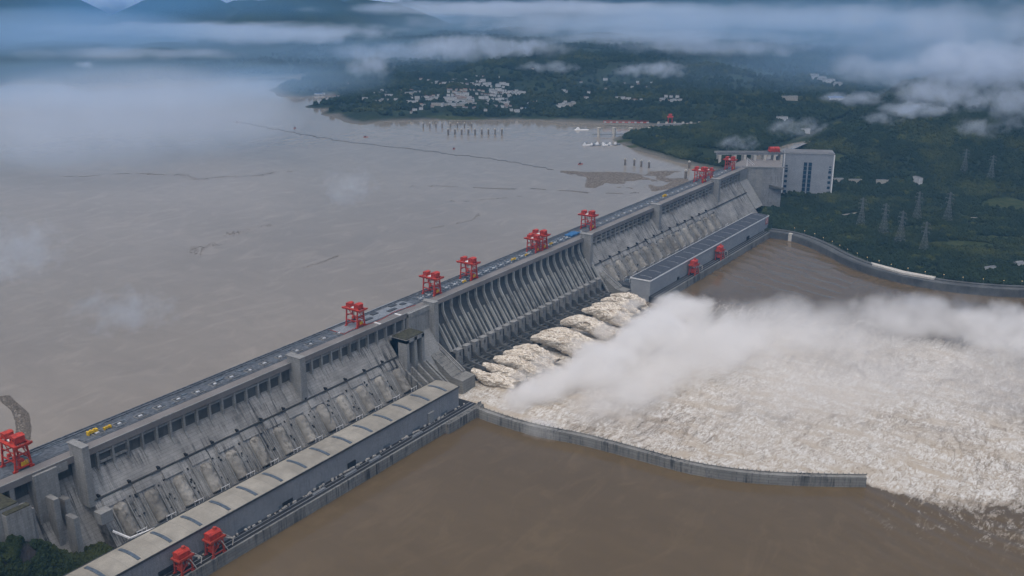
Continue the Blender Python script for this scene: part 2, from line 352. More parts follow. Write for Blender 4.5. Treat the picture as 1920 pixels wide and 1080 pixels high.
# current ripples spilling off the wall's end and the eddy lines by the far bank
Z += 0.55*np.sin((X*0.75-Y*0.35)/3.4 + 8*fbm(X,Y,110,3,84))*ss(640,720,-Y)*np.exp(-np.clip(xl-X,0,900)/110)*(X < xl+30)
Z += 0.5*np.sin((X*0.9-Y*0.35)/6 + 7*fbm(X,Y,60,3,85))*ss(650,760,X)*(Y>-420)
riv = grid_mesh("river_water", xs, ys, Z, RIV, attrs={"foam": fo}); tag(riv, 'brown river below the dam churned to white foam under the outlets', 'water', kind='structure')
# ------------------------------------------------------------------ the dam
X0, X1 = -900.0, 1285.0
def sl(z): return -12 - 0.72*(157-z)           # downstream face of the intake sections
dam = empty("gravity_dam", (0,0,0), 0, 'long pale concrete gravity dam crossing the river between reservoir and spillway', 'dam')
core = MB(); core.prism([(-2,140),(-2,178),(-6,180.5),(-6,184.9),(38,184.9),(38,40),(-40,40),(-40,90)], X0, X1); core.build("dam_core", C_DARK, dam)
deck = MB(); deck.box(X0, X1, -12, 5, 184.9, 185.2).box(X0, X1, -12.8, -11.6, 179.6, 186.6).box(X0,X1,-11.6,-6.2,179.8,184.8)
deck.build("crest_road", ROAD, dam)
rz = MB(); rz.box(X0, X1, 5, 38, 185.0, 185.35).box(X0, X1, 36.8, 38.4, 185.2, 187.2); 
for y in (6, 9, 27, 30): rz.box(X0, X1, y-0.25, y+0.25, 185.35, 185.7)
rz.box(X0, X1, 33, 35.6, 185.3, 186.6)
rz.build("crane_track", RAILZONE, dam)
# upstream notched edge and gate-slot row
mb = MB(); x = X0
while x < X1-10: mb.box(x, x+8, 38.4, 41.5, 178, 185.6); x += 13.3
tag(mb.build("upstream_corbel", C_DARK, dam), kind='stuff')
pr = MB(); pr.box(X0, X1, -12.9, -11.5, 186.6, 187.3); pr.build("parapet", C_TOWER, dam)
# hatches over the intake gates
def hatch(x, y, kind):
    mb = MB(); mb.box(x-6.5, x+6.5, y-4.5, y+4.5, 185.35, 185.75)
    f = mb.build("gate_hatch", DSTEEL, dam); q = MB(); q.box(x-2.2+kind, x+1.8+kind*0.4, y-1.9, y+1.3, 185.75, 186.9); q.build("hatch_cover", OFFW, f)
    e = MB(); e.box(x-6.5,x+6.5,y-5.1,y-4.5,185.4,186.5).box(x-6.5,x+6.5,y+4.5,y+5.1,185.4,186.4).box(x-7.1,x-6.5,y-5,y+5,185.4,186.5); e.build("hatch_kerb", C_TOWER, f)
k = 0
for x in list(np.arange(-590, -160, 27.5)) + list(np.arange(500, 1240, 25.5)):
    hatch(float(x), 15.5 + (1.2 if k % 3 else -1), random.uniform(-1.5, 1.5)); k += 1
# long low covers on the rail zone
mb = MB()
for i in range(130):
    x = random.uniform(-640, 1270); y = random.choice((12, 22, 25, 32)); w = random.uniform(3, 14)
    if -180 < x < -25: continue
    mb.box(x, x+w, y-1.3, y+1.3, 185.36, 185.36+random.uniform(0.3, 1.0))
tag(mb.build("trench_cover", BGREY, dam), kind='stuff')
# gate hoist clutter above the spillway bays
for i in range(22):
    x0 = -3+22*i; h = MB()
    for (dx, y, w, d, z) in ((2,11,5,3,1.6),(9,12,6,2.4,1.0),(16,11,4,4,2.0),(3,19,7,2,1.3),(12,20,5,3,1.8),(18,24,3,3,1.1),(1,24.5,8,1.6,0.9),(12,15.5,2,6,1.2)):
        h.box(x0+dx, x0+dx+w, y-d/2, y+d/2, 185.36, 185.36+z)
    hh = h.build("gate_hoist", BGREY, dam)
    w = MB(); w.box(x0+5, x0+10, 13.4, 16.6, 185.4, 187.4).box(x0+16, x0+19, 17, 19, 185.4, 187).box(x0+10, x0+11, 9, 25, 185.5, 186.3); w.build("hoist_cover", OFFW, hh)
# assembly yard on the crest with plates and a red barrier
mb = MB(); mb.box(-175, -20, 8, 43, 185.36, 185.8); mb.build("yard_slab", STEEL, dam)
mb = MB(); 
for (x, y, w, d) in ((-120,16,16,6),(-95,24,12,7),(-70,14,18,6),(-52,26,14,6),(-35,18,10,7)): mb.box(x, x+w, y, y+d, 185.8, 186.8)
mb.build("yard_pit_cover", DSTEEL, dam)
mb = MB()
for i in range(54):
    x = -178+i*2.9; y = 5 + 3.0*math.sin(i*0.2); mb.box(x, x+1.5, y, y+0.7, 185.2, 186.4)
for i in range(9): mb.box(-178+i*0.2, -177.2+i*.2, 8+i*3.4, 9.4+i*3.4, 185.4, 186.6)
tag(mb.build("red_barrier", REDD, dam), kind='stuff')
for x in (-118, -72):
    q = MB(); q.box(x, x+2.4, -10.5, 2.5, 185.25, 186.3); q.build("white_beam", WHITE, dam)

# towers that stand proud of the downstream face
for (x, zt, yf, zb) in ((-612,200,-30,130),(-297,195.5,-29,118),(-14,191.5,-27,80),(460,193.5,-28,80),(756,193.5,-26,118),(1072,193.5,-26,118)):
    tw = MB(); w = 10 if x > -600 else 8
    tw.box(x, x+w, yf, -6, zb, zt).box(x-0.6, x+w+0.6, yf-0.6, -3, zt, zt+0.8)
    tw.box(x+w+1.6, x+w+3.2, yf+7, -8, zb, 184)
    o = tw.build("divider_tower", C_TOWER, dam)
    s = MB(); s.box(x+w, x+w+1.6, yf+9, -10, zb, 183); s.build("shadow_gap", DARK, o)  # near-black box paints the shadow into the slot beside the tower
# non-overflow blocks
nb = MB(); nb.prism([(-16,184.6),(-16,150),(-70,75),(0,75),(0,184.6)], -62, -14); nb.box(-62,-14,-17.5,-12.9,180,186.8); nb.build("non_overflow_block", C_TOWER, dam)
nb = MB(); nb.prism([(-13,184.6),(-13,150),(-60,85),(0,85),(0,184.6)], 470, 492); nb.build("non_overflow_block", C_TOWER, dam)
nb = MB(); nb.prism([(-13,184.6),(-13,158),(-60,95),(0,95),(0,184.6)], 1236, 1285); nb.build("non_overflow_block", C_TOWER, dam)

# --- intake (powerhouse) sections
def intake(name, xa, xb, pens, piers, beams, zled=136.0, nopen=False):
    sec = empty(name, (0,0,0)); sec.parent = dam
    f = MB(); f.prism([(-7.6,179),(-7.6,161.5),(sl(157),157),(sl(84),84),(-2,84),(20,84),(20,179)], xa, xb); face = f.build("downstream_face", C_FACE, sec)
    bw = MB(); bw.box(xa, xb, -7.9, -7.0, 161.5, 179.7); bw.build("recess_wall", C_DARK, sec)  # dark concrete colour stands in for the shade inside the bays
    for x in piers:
        p = MB(); p.prism([(-12.4,184.5),(-12.6,158),(sl(151)-.6,151),(sl(150)+1.5,148),(3,148),(3,184.5)], x-1.25, x+1.25); p.build("pier", C_PIER, sec)
    for (za, zb2, skip) in beams:
        for a, c2 in zip(piers[:-1], piers[1:]):
            if c2-a < 26 and not skip(a): MB().box(a+1.1, c2-1.1, -11.2, -7.95, za, zb2).build("cross_beam", C_PIER, sec)
    # gallery ledge
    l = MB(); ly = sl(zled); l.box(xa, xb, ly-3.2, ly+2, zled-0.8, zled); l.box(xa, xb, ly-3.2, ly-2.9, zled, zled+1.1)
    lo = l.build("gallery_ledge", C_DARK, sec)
    for i, px in enumerate(pens):
        d = MB(); d.box(px-17.5, px-15.2, ly-3.0, ly+2, zled, zled+3.4); d.build("gallery_door", DARK, lo)
    for i, px in enumerate(pens):
        p = MB(); rings = []; n = 20; m = 28; hw = 8.0
        jj = random.uniform(-1.0, 1.5)
        for a in range(m+1):
            s = a/m; z = 123.5+jj - (31+jj)*s; 
            grow = math.sqrt(max(0.0, 1-(1-min(1, s/0.22))**2)); bulge = 1+0.25*s
            for b_ in range(n+1):
                th = math.pi*b_/n; xx = px - hw*math.cos(th)*(0.25+0.75*grow); o = 8.0*math.sin(th)*grow*bulge - 0.8
                o += (vnoise(np.array([xx*0.45]), np.array([z*0.4]), 5)[0]-.5)*2.6*math.sin(th)
                rings.append((xx, sl(z)-o*0.81, z+o*0.58))
        fs = [(a*(n+1)+b_, a*(n+1)+b_+1, (a+1)*(n+1)+b_+1, (a+1)*(n+1)+b_) for a in range(m) for b_ in range(n)]
        fs.append(tuple(range(m*(n+1), (m+1)*(n+1)))); fs.append(tuple(range(n, -1, -1)))
        p.add(rings, fs); pen = p.build("penstock", C_PEN, sec, smooth=True)
        # collar slab above each penstock and slab between
        def slab(xa_, xb_, za_, zb_, th, nm, mt, par):
            q = MB(); q.add([(xx, sl(zz)-o*0.81, zz+o*0.58) for o in (-0.5, th) for zz in (za_, zb_) for xx in (xa_, xb_)],
                            [(0,1,3,2),(4,6,7,5),(0,4,5,1),(2,3,7,6),(0,2,6,4),(1,5,7,3)]); return q.build(nm, mt, par)
        slab(px-15, px+9, 124.5, 133.5, 1.6+0.5*(i % 3), "anchor_slab", C_FACE, sec)
        slab(px+9.2, px+20.5, 106+4*(i % 2), 131, 0.9, "anchor_slab", C_FACE, sec)
        rb = MB()
        for (dx, w, za_, zb_, th) in ((9.6,1.0,92,121,2.6),(12.2,2.2,92,104,1.8),(16.2,0.9,92,119,2.4),(19.0,0.6,92,126,1.8),(-9.8,0.8,92,118,2.0),(-12.2,0.6,92,126,1.4),(22,0.5,92,128,1.3)):
            rb.add([(px+dx+e*w/2, sl(zz)-o*0.81, zz+o*0.58) for o in (-0.5, th) for zz in (za_, zb_) for e in (-1, 1)],
                   [(0,1,3,2),(4,6,7,5),(0,4,5,1),(2,3,7,6),(0,2,6,4),(1,5,7,3)])
        rb.build("pipe_rib", C_TOWER, sec)
        op = MB()
        for _ in range(7):
            xx = px+random.uniform(10, 23); zz = random.uniform(97, 124); o = 1.25+random.random()*1.3; h = random.uniform(1.2, 2.6)
            op.add([(xx+a*0.8, sl(z_)-q*0.81, z_+q*0.58) for q in (0, o) for z_ in (zz, zz+h) for a in (-1, 1)],
                   [(0,1,3,2),(4,6,7,5),(0,4,5,1),(2,3,7,6),(0,2,6,4),(1,5,7,3)])
        op.build("access_opening", DARK, sec)
    return sec
nx = [-297-19.15*i for i in range(16, 0, -1)]
nx = [x for x in nx if x > -596] + [-297+10+9 + 18.6*i for i in range(0, 8)] + [-128, -108, -88, -68]
pens_near = [-121-38.5*k_ for k_ in range(12, -1, -1)]
intake("near_intake_section", -606, -62, pens_near, nx, [(175.5,178.0, lambda a: a > -165), (164.5,166.5, lambda a: a > -560)])
fx = [474+18.9*i for i in range(0, 15)] + [778+19.2*i for i in range(0, 16)] + [1094+18.5*i for i in range(0, 8)]
intake("far_intake_section", 470, 1240, [512+38.3*k_ for k_ in range(14)], fx, [(173.5,175.0, lambda a: False), (166,167.4, lambda a: False)], zled=133)
# nearest stretch, left of the first tower
ns = empty("near_end_section"); ns.parent = dam
f = MB(); f.prism([(4,180),(0,165),(-20,120),(-40,90),(20,90),(20,180)], X0, -606); f.build("downstream_face", C_FACE, ns)
f = MB(); f.box(-660, -634, -16, 2, 100, 184.6).box(-634,-620,-13,2,175,184.6); f.build("solid_bay", C_TOWER, ns)
for x in (-682,-703,-724,-745,-766,-790,-815): p = MB(); p.box(x-2.5, x+2.5, -12.3, 2, 140, 184.6); p.build("pier", C_PIER, ns)
for (x, y0, y1, z) in ((-648,-34,-14,158),(-634,-30,-14,150),(-640,-52,-34,138)):
    p = MB(); p.box(x-3, x+3, y0+3, y1, 96, z); p.build("pillar", C_TOWER, ns)
p = MB(); p.box(-770,-694,-44,-12,90,180).box(-712,-686,-52,-44,90,176).box(-694,-680,-46,-26,90,168); nb_ = p.build("abutment_block", C_TOWER, ns)
p = MB(); p.box(-769.5,-694.5,-43.5,-12.5,180,181.2).box(-711.5,-686.5,-51.5,-44.3,176,177.2); p.build("block_top_growth", GRASSTOP, nb_)
p = MB(); p.box(-617,-603,-56,-44,120,133); p.build("valve_house", C_TOWER, ns)

# --- sluice tower with grass on top between the near section and the spillway
st = empty("sluice_section"); st.parent = dam
p = MB(); p.box(-104,-98,-46,-14,92,163).box(-86,-80,-46,-14,92,163).box(-69,-63,-46,-14,92,163).box(-104,-63,-46,-18,158,164)
p.box(-104,-63,-30,-14,92,158); so = p.build("sluice_tower", C_TOWER, st)
p = MB(); p.box(-103.5,-63.5,-45.5,-18.5,164,165.2); p.build("tower_top_growth", GRASSTOP, so)
for xa, xb in ((-98,-86),(-80,-69)):
    p = MB(); p.add([(xa,-46,96),(xb,-46,96),(xb,-31,120),(xa,-31,120)], [(0,1,2,3)]); p.build("sluice_chute", C_DARK, st)
p = MB(); p.bar((-63,-26,153),(-34,-17,150),1.4); p.build("blue_pipe", BLUE, st)
for x in (-112,-98,-84,-70,-64):
    p = MB(); p.prism([(-50,122),(-96,92),(-96,84),(-50,84)], x-1.4, x+1.4); p.build("chute_wall", C_WALL, st)
p = MB(); p.prism([(-50,112),(-92,88),(-92,80),(-50,80)], -110, -66); p.build("chute_floor", C_DARK, st)

# --- spillway section
sp = empty("spillway_section"); sp.parent = dam
prof = [(-12,180),(-12,170),(-12.6,165),(-14.5,160),(-17.5,154.5),(-21,149),(-27,140),(-34,129.5),(-43,116),(-46,111)]
def offs(pr, d): return [(y+d*0.86, z-d*0.4) for y, z in pr]
bed = offs(prof, 5.0)
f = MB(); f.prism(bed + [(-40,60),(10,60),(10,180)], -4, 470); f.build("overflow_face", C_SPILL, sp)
for i in range(22):
    x = 6+22*i
    p = MB(); p.prism(prof+[(-41,109)]+offs(prof, 6.5)[::-1], x-0.9, x+0.9); p.build("pier", C_FIN, sp)
    if i < 21:
        p = MB(); lo = [q for q in prof if q[1] < 150]; p.prism(offs(lo, 2.2)+[(-38,106)]+offs(lo, 6.5)[::-1], x+10.4, x+11.5); p.build("chute_rib", C_FIN, sp)
        p = MB(); p.prism(offs([q for q in prof if q[1] < 140], 3.2)+offs([q for q in prof if q[1] < 140], 6.5)[::-1], x+5.2, x+6.0).prism(offs([q for q in prof if q[1] < 140], 3.2)+offs([q for q in prof if q[1] < 140], 6.5)[::-1], x+16, x+16.8); p.build("splitter", C_SPILL, sp)
        b_ = MB(); xx = x+3.6
        b_.box(xx, xx+4.2, -52.5, -42, 82, 112).box(xx+8.6, xx+12.4, -52.5, -42, 82, 112).box(xx+4.2, xx+8.6, -52.1, -42, 82, 102).box(xx+4.2, xx+8.6, -52.1, -42, 108.5, 111.6).box(xx-0.4, xx+12.8, -53.0, -44, 112, 113.0)
        b_.box(xx+1.2, xx+2.2, -53.4, -52.5, 82, 110).box(xx+10.4, xx+11.4, -53.4, -52.5, 82, 110)
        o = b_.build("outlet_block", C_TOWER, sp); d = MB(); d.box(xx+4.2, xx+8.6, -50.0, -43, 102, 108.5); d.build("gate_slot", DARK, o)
        d = MB(); d.box(xx+12.9, xx+18.6, -49, -42, 86+2*random.random(), 92+3*random.random()).box(xx+13.5, xx+15, -56, -49, 84, 91); d.build("hoist_platform", C_DARK, o)
        w = MB(); w.prism([(-50,98),(-50,80),(-92,80),(-92,87),(-80,90),(-62,92),(-56,98)], x-1.2, x+1.2); w.build("chute_divider", C_DARK, sp)
        fl = MB(); fl.prism([(-50,89),(-70,82.5),(-84,83),(-89,85.5),(-89,72),(-50,72)], x+1.2, x+20.8); 
        for (yy, z) in ((-55,90),(-63,89),(-71,88)): fl.box(x+1.2, x+20.8, yy-1, yy+1, 80, z-1.5*random.random())
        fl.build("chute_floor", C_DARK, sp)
# inner wall sheet between outlet blocks, coloured near-black as shade in the gaps
f = MB(); f.box(0, 470, -47.9, -40, 60, 107); f.build("outlet_back_wall_shade", DARK, sp)
# stepped end walls of the spillway (sloping guide walls)
for (xa, xb) in ((-40, -8), (474, 496)):
    g = MB(); g.prism([(-14,130),(-22,130),(-78,92),(-98,90),(-98,60),(-14,60)], xa, xb); o = g.build("training_block", C_WALL, sp)
    h = MB(); h.prism([(-22,131.5),(-80,93.5),(-80,91),(-22,129)], xb-9, xb-5); h.prism([(-22,131.5),(-80,93.5),(-80,91),(-22,129)], xb-2.5, xb-0.4); h.build("stair_edge", C_FACE, o)

# ------------------------------------------------------------------ powerhouses
def powerhouse(name, label, xa, xb, roofm, wallm, skyx, dark, slabname):
    t_ = empty(name, (xa,-115,82)); tag(t_, label, 'powerhouse'); t_.location = (0,0,0)
    w = MB(); w.box(xa, xb, -136, -95, 60, 111.6); wl_ = w.build("wall", wallm, t_)
    n = 10; r = MB(); pts = []
    for i in range(n+1):
        s = i/n; pts.append((-136.7+42.4*s, 112.0+2.4*math.sin(math.pi*s)))
    r.prism([(-136.7,111.0)]+pts+[(-94.3,111.0)], xa-0.8, xb+0.8); ro = r.build("roof", roofm, t_)
    e = MB(); e.box(xa-1, xb+1, -137.2, -136.6, 110.6, 113.0); e.box(xa-1.1, xa-0.7, -137, -94, 110.6, 113.0); e.box(xb+0.7, xb+1.1, -137, -94, 110.6, 113.0); e.box(xa-1, xb+1, -94.4, -93.9, 110.8, 112.8); e.build("roof_edge", DSTEEL if not dark else WHITE, ro)
    for x in skyx:
        q = MB(); hw = 1.9 if not dark else 0.7; ya, yb = (-132,-100) if not dark else (-131,-106)
        q.add([(x+sx*hw, ya+(yb-ya)*i/8, 112.0+2.4*math.sin(math.pi*(ya+(yb-ya)*i/8+136.7)/42.4)+h) for i in range(9) for sx in (-1,1) for h in (0.0,0.75)],
              [f for i in range(8) for f in ((4*i+1,4*i+3,4*i+7,4*i+5),(4*i,4*i+1,4*i+5,4*i+4),(4*i+3,4*i+2,4*i+6,4*i+7))]+[(0,2,3,1),(32,33,35,34)])
        q.build("skylight", SKYL if not dark else STEEL, ro)
    return t_, wl_, ro
pw, pwl, pro = powerhouse("powerhouse", 'near powerhouse with long pale beige roof and narrow blue skylights', -720, -100, ROOF_A, PH_WALL, [-123-38.9*i for i in range(15)], False, '')
d = MB(); d.box(-170,-160,-138.5,-135.9,82,97).box(-171,-159,-139,-136,97,98); d.build("entrance_porch", C_TOWER, pw)
d = MB()
for x in np.arange(-690, -110, 61.0): d.box(float(x), float(x)+14, -136.25, -135.9, 83, 86.5)
d.build("door_strip", BGREY, pw)
d = MB(); d.box(-612,-590,-137.2,-136,84,90).box(-330,-316,-137.2,-136,84,91).box(-440,-424,-137,-136,84,88); d.build("loading_door", DARK, pw)
fw, fwl, fro = powerhouse("powerhouse", 'far powerhouse with dark flat roof crossed by thin white skylights', 500, 1118, ROOF_B, PH_WALL_B, [516+38.9*i for i in range(16)], True, '')
fw.name = "powerhouse.001"
d = MB(); d.box(1100,1116,-136.6,-136.0,94,110.5); rs = d.build("red_banner", REDD, fw); tag(rs, 'red banner with pale vertical lettering on the far powerhouse')
d = MB()
for i in range(4):
    for j in range(2): d.box(1103+j*6, 1105.6+j*6, -136.9, -136.6, 107-i*3.4, 109-i*3.4)
d.build("banner_lettering", WHITE, rs)
d = MB(); d.box(985,998,-138,-136,83,90).box(620,628,-137.5,-136,83,88); d.build("loading_door", DARK, fw)
d = MB(); d.box(1060,1118.9,-136.25,-135.9,84,111); d.build("light_wall_panel", SL_WALL, fw)
# upstream auxiliary platforms with transformer gantries
def platform(xa, xb, label):
    t_ = empty("transformer_platform"); tag(t_, label, 'platform')
    p = MB(); p.box(xa, xb, -93.8, -66, 60, 95).box(xa,xb,-93.8,-92.6,95,96.4); p.build("platform_slab", DSTEEL, t_)
    for x in np.arange(xa+16, xb-10, 38.4):
        x = float(x); g = MB()
        for dx in (0, 6, 12): g.bar((x+dx,-72,95),(x+dx,-72,104),0.5).bar((x+dx,-84,95),(x+dx,-84,103),0.5)
        g.bar((x,-72,103),(x+12,-72,103),0.5).bar((x,-84,102),(x+12,-84,102),0.5)
        go = g.build("line_gantry", WHITE, t_)
        q = MB(); q.box(x+1, x+8, -82, -75, 95, 99.5).box(x+9,x+12,-80,-77,95,98); q.build("transformer", BGREY, t_)
    return t_
platform(-604, -100, 'dark transformer platform with white gantries behind the near powerhouse')
platform(500, 1040, 'transformer platform between far penstocks and dark-roofed powerhouse')
pt = MB().bar((-596,-70,99),(-566,-76,99),1.8).bar((-596,-70,99),(-606,-56,108),1.8)
po = pt.build("drain_pipe", WHITE); tag(po, 'white bent pipe lying at the foot of the dam beside the near powerhouse', 'pipe')
# tailrace quays
def quay(xa, xb, label, ends):
    t_ = empty("tailrace_quay"); tag(t_, label, 'quay')
    p = MB(); p.box(xa, xb, -156, -136, 55, 82); p.build("quay_deck", QDECK, t_)
    w = MB(); w.box(xa, xb, -157.6, -156, 55, 84.4)
    x = xa
    while x < xb: w.box(x, x+1.2, -158.1, -157.6, 55, 84.0); x += 12.8
    w.build("quay_wall", C_WALL, t_)
    r_ = MB()
    for y in (-141, -153): r_.box(xa, xb, y-0.3, y+0.3, 82, 82.5)
    r_.box(xa, xb, -147.5, -146.5, 82, 82.4); r_.build("crane_rail", STEEL, t_)
    return t_
q1 = quay(-760, -78, 'dark quay with crane rails in front of the near powerhouse', 0)
q2 = quay(497, 1084, 'quay with pale edge in front of the far dark-roofed powerhouse', 0)
p = MB(); p.box(-160,-78,-164,-157.6,55,84.0); p.build("quay_step", C_WALL, q1)
p = MB(); p.box(-100,-78,-136,-98,55,82); p.build("end_apron", QDECK, q1)
cl = MB()
for i in range(90):
    x = random.uniform(-700,-90); y = random.uniform(-139.5,-137); cl.box(x, x+random.uniform(1,5), y-1, y+.8, 82, 82+random.uniform(.6,2.4))
cl.build("stored_material", CREAM, q1)
for i, x in enumerate((-400, -300, -215, -345)): 
    c_ = MB(); c_.box(x, x+20, -147, -144, 82, 84); c_.build("stacked_beam", STEEL, q1)

# ------------------------------------------------------------------ walls in the river
def wall_along(pts, w, z0, z1, name, mt, parent=None, sub=4):
    # smooth centre line
    P_ = [Vector((a, b_, 0)) for a, b_ in pts]; line = []
    for i in range(len(P_)-1):
        p0 = P_[max(0,i-1)]; p1 = P_[i]; p2 = P_[i+1]; p3 = P_[min(len(P_)-1,i+2)]
        for k_ in range(sub):
            s = k_/sub; line.append(0.5*((2*p1)+(-p0+p2)*s+(2*p0-5*p1+4*p2-p3)*s*s+(-p0+3*p1-3*p2+p3)*s**3))
    line.append(P_[-1]); L, Rr = [], []
    for i, p in enumerate(line):
        d_ = (line[min(i+1,len(line)-1)]-line[max(i-1,0)]).normalized(); n_ = Vector((-d_.y, d_.x, 0))*w/2
        L.append(p+n_); Rr.append(p-n_)
    n = len(line); mb = MB()
    mb.add([(p.x,p.y,z1) for p in L]+[(p.x,p.y,z1) for p in Rr]+[(p.x,p.y,z0) for p in L]+[(p.x,p.y,z0) for p in Rr],
           [f for i in range(n-1) for f in ((i,i+1,n+i+1,n+i),(2*n+i,i,i+1,2*n+i+1),(n+i,3*n+i,3*n+i+1,n+i+1))]+[(0,n,3*n,2*n),(n-1,3*n-1,4*n-1,2*n-1)])
    return mb.build(name, mt, parent), line
tw = empty("training_wall"); tag(tw, 'curved concrete wall running into the river between foam and calm water', 'wall')
_, line = wall_along([(-80,-158)]+WALLC, 7.0, 55, 83.6, "wall_body", C_WALL, tw)
up_, _ = wall_along([(-76.9,-158)]+[(x+3.1,y) for x, y in WALLC], 0.8, 83.6, 85.0, "wall_parapet", C_WALL, tw)
bt = MB()
for i, p in enumerate(line): bt.box(p.x-4.3, p.x-3.3, p.y-0.6, p.y+0.6, 55, 83.2)
for i in range(len(line)*3):
    s = i/3; a = line[int(s)]; b_ = line[min(int(s)+1, len(line)-1)]; p = a.lerp(b_, s-int(s)); bt.box(p.x+3.2-0.4, p.x+3.2+0.4, p.y-0.4, p.y+0.4, 85, 86.6)
bt.build("buttress", C_WALL, tw)
em = empty("river_embankment"); tag(em, 'dark sloping river embankment with pale coping on the far bank', 'embankment')
BK = [(1079,-152)]+BANK[1:13]
wall_along([(x+9, y+1) for x, y in BK], 23, 52, 84.6, "embankment_wall", C_DARK, em)
wall_along([(x-1.6, y) for x, y in BK], 0.8, 84.6, 85.5, "coping", C_DARK, em)
wall_along([(x+22, y) for x, y in BK], 9, 80, 86.6, "bank_road", C_DARK, em)
p = MB(); p.box(1074,1082,-210,-202,60,88); p.build("landing_pier", CREAM, em)
p = MB(); p.plan([(930,-432),(944,-425),(918,-500),(912,-560),(900,-560),(902,-500)], 84, 88.2); p.build("pale_apron", CREAM, em)
# ------------------------------------------------------------------ cranes
def crest_crane(scale=1.0):
    t_ = empty("gantry_crane")
    H = 27.0; ys = (6.0, 28.0); xs_ = (-7.5, 7.5)
    for y in ys:
        for x in xs_:
            l = MB(); l.bar((x*1.15, y-17 + (0), 0.8), (x*0.8, y-17, H), 1.6, 1.7); l.box(x*1.15-2.4, x*1.15+2.4, y-18.1, y-15.9, 0, 1.8); l.build("leg", RED, t_)
    b_ = MB()
    for y in ys:
        b_.bar((-8.6,y-17,3),(8.6,y-17,3),1.4).bar((-7,y-17,17),(7,y-17,17),1.2)
    for x in xs_:
        b_.bar((x*1.0,-11,11),(x*1.0,11,11),1.2).bar((x*.95,-11,12),(x*.85,6,H),0.8).bar((x*.9,-11,20),(x*.9,11,20),0.8)
    b_.build("brace", RED, t_)
    p = MB(); p.box(-8,-5.6,-17,19,H,H+3).box(5.6,8,-17,19,H,H+3); 
    for y in (-16,-8,0,8,18): p.box(-5.6,5.6,y-0.9,y+0.9,H,H+2.2)
    p.box(-9.2,9.2,-18,-16.5,H+1,H+3).box(-9.6,-8,-17,19,H+2.6,H+3); pl = p.build("girder", RED, t_)
    for y in (-19.2,):
        r_ = MB(); 
        for i in range(12): r_.box(-9.2+i*1.6,-9.0+i*1.6,y+1,y+1.2,H+3,H+4.2)
        r_.box(-9.2,9.2,y+1,y+1.2,H+4.1,H+4.3); r_.build("handrail", RED, pl)
    h = MB(); h.box(-5.4,5.4,-12.5,-3.0,H+3.4,H+10.2); h.prism([(-12.9,H+10.2),(-2.6,H+10.2),(-7.7,H+11.6)],-5.8,5.8); m1 = h.build("machinery_house", RED, t_)
    w = MB(); w.box(-5.5,-5.4,-10.5,-9,H+6,H+8).box(-5.5,-5.4,-6.5,-5,H+6,H+8); w.build("window", DARK, m1)
    h = MB(); h.box(-5,4.6,5.5,13.2,H+3.4,H+9.2); h.prism([(5.1,H+9.2),(13.6,H+9.2),(9.3,H+10.4)],-5.4,5.0); h.build("machinery_house", RED, t_)
    d = MB(); d.box(-4,4,-2,4.6,H+2.6,H+3.4); d.build("trolley", WHITE, t_)
    c_ = MB(); c_.box(-2.6,2.6,-9.6,-5.4,1.6,10.5); c_.box(-3.6,3.6,-10.2,-4.8,2.0,3.2); c_.build("lifting_block", RED, t_)
    c_ = MB(); c_.box(-1.4,3.0,-10.4,-9.8,3.5,8.0); c_.box(4,7,-9,-6,2,7); c_.build("hook_beam", YEL, t_)
    c_ = MB(); c_.cyl(-1,2,10,H,0.25).cyl(1,2,10,H,0.25).box(-2,2,1,3,8.5,10.5); c_.build("hoist_rope", DSTEEL, t_)
    c_ = MB(); c_.box(-10.2,-7.8,-6,-2.6,16,19.2).box(-10.5,-10.2,-6.4,-2.2,15.6,16.2); c_.build("cab", RED, t_)
    s_ = MB(); 
    for k_ in range(6): s_.bar((7.8,-10+(k_ % 2)*5,2+k_*4),(7.8,-10+((k_+1) % 2)*5,6+k_*4),0.6)
    s_.build("stair", REDD, t_)
    return t_
GC = "red gantry cranes standing along the dam crest"
spots = [(-657,17,1.05,'big red gantry crane at the left end of the dam crest, nearest of all'),
 (-141,17,0.95,'red gantry crane on the crest just before the first spillway tower'),
 (36,17,1,'red gantry crane on the crest at the near end of the spillway'),
 (134,17,1,'second red gantry crane above the ribbed spillway'),
 (331,17,0.86,'left one of the red crane pair above the far half of the spillway'),
 (352,17,0.98,'right one of the red crane pair above the far half of the spillway'),
 (528,17,1.0,'red gantry crane on the crest just past the tower ending the spillway'),
 (1058,17,1.0,'left one of the red crane pair on the far crest by the last tower'),
 (1110,17,0.72,'smaller right one of the red crane pair on the far crest'),
 (1240,17,0.9,'red gantry crane at the far end of the crest in mist')]
g0 = crest_crane(); tr = None
for i, (x, y, s, lab) in enumerate(spots):
    o = g0 if i == 0 else copy_tree(g0)
    o.location = (x, y, 185.4); o.scale = (s, s, s*0.97); tag(o, lab, 'crane', GC)
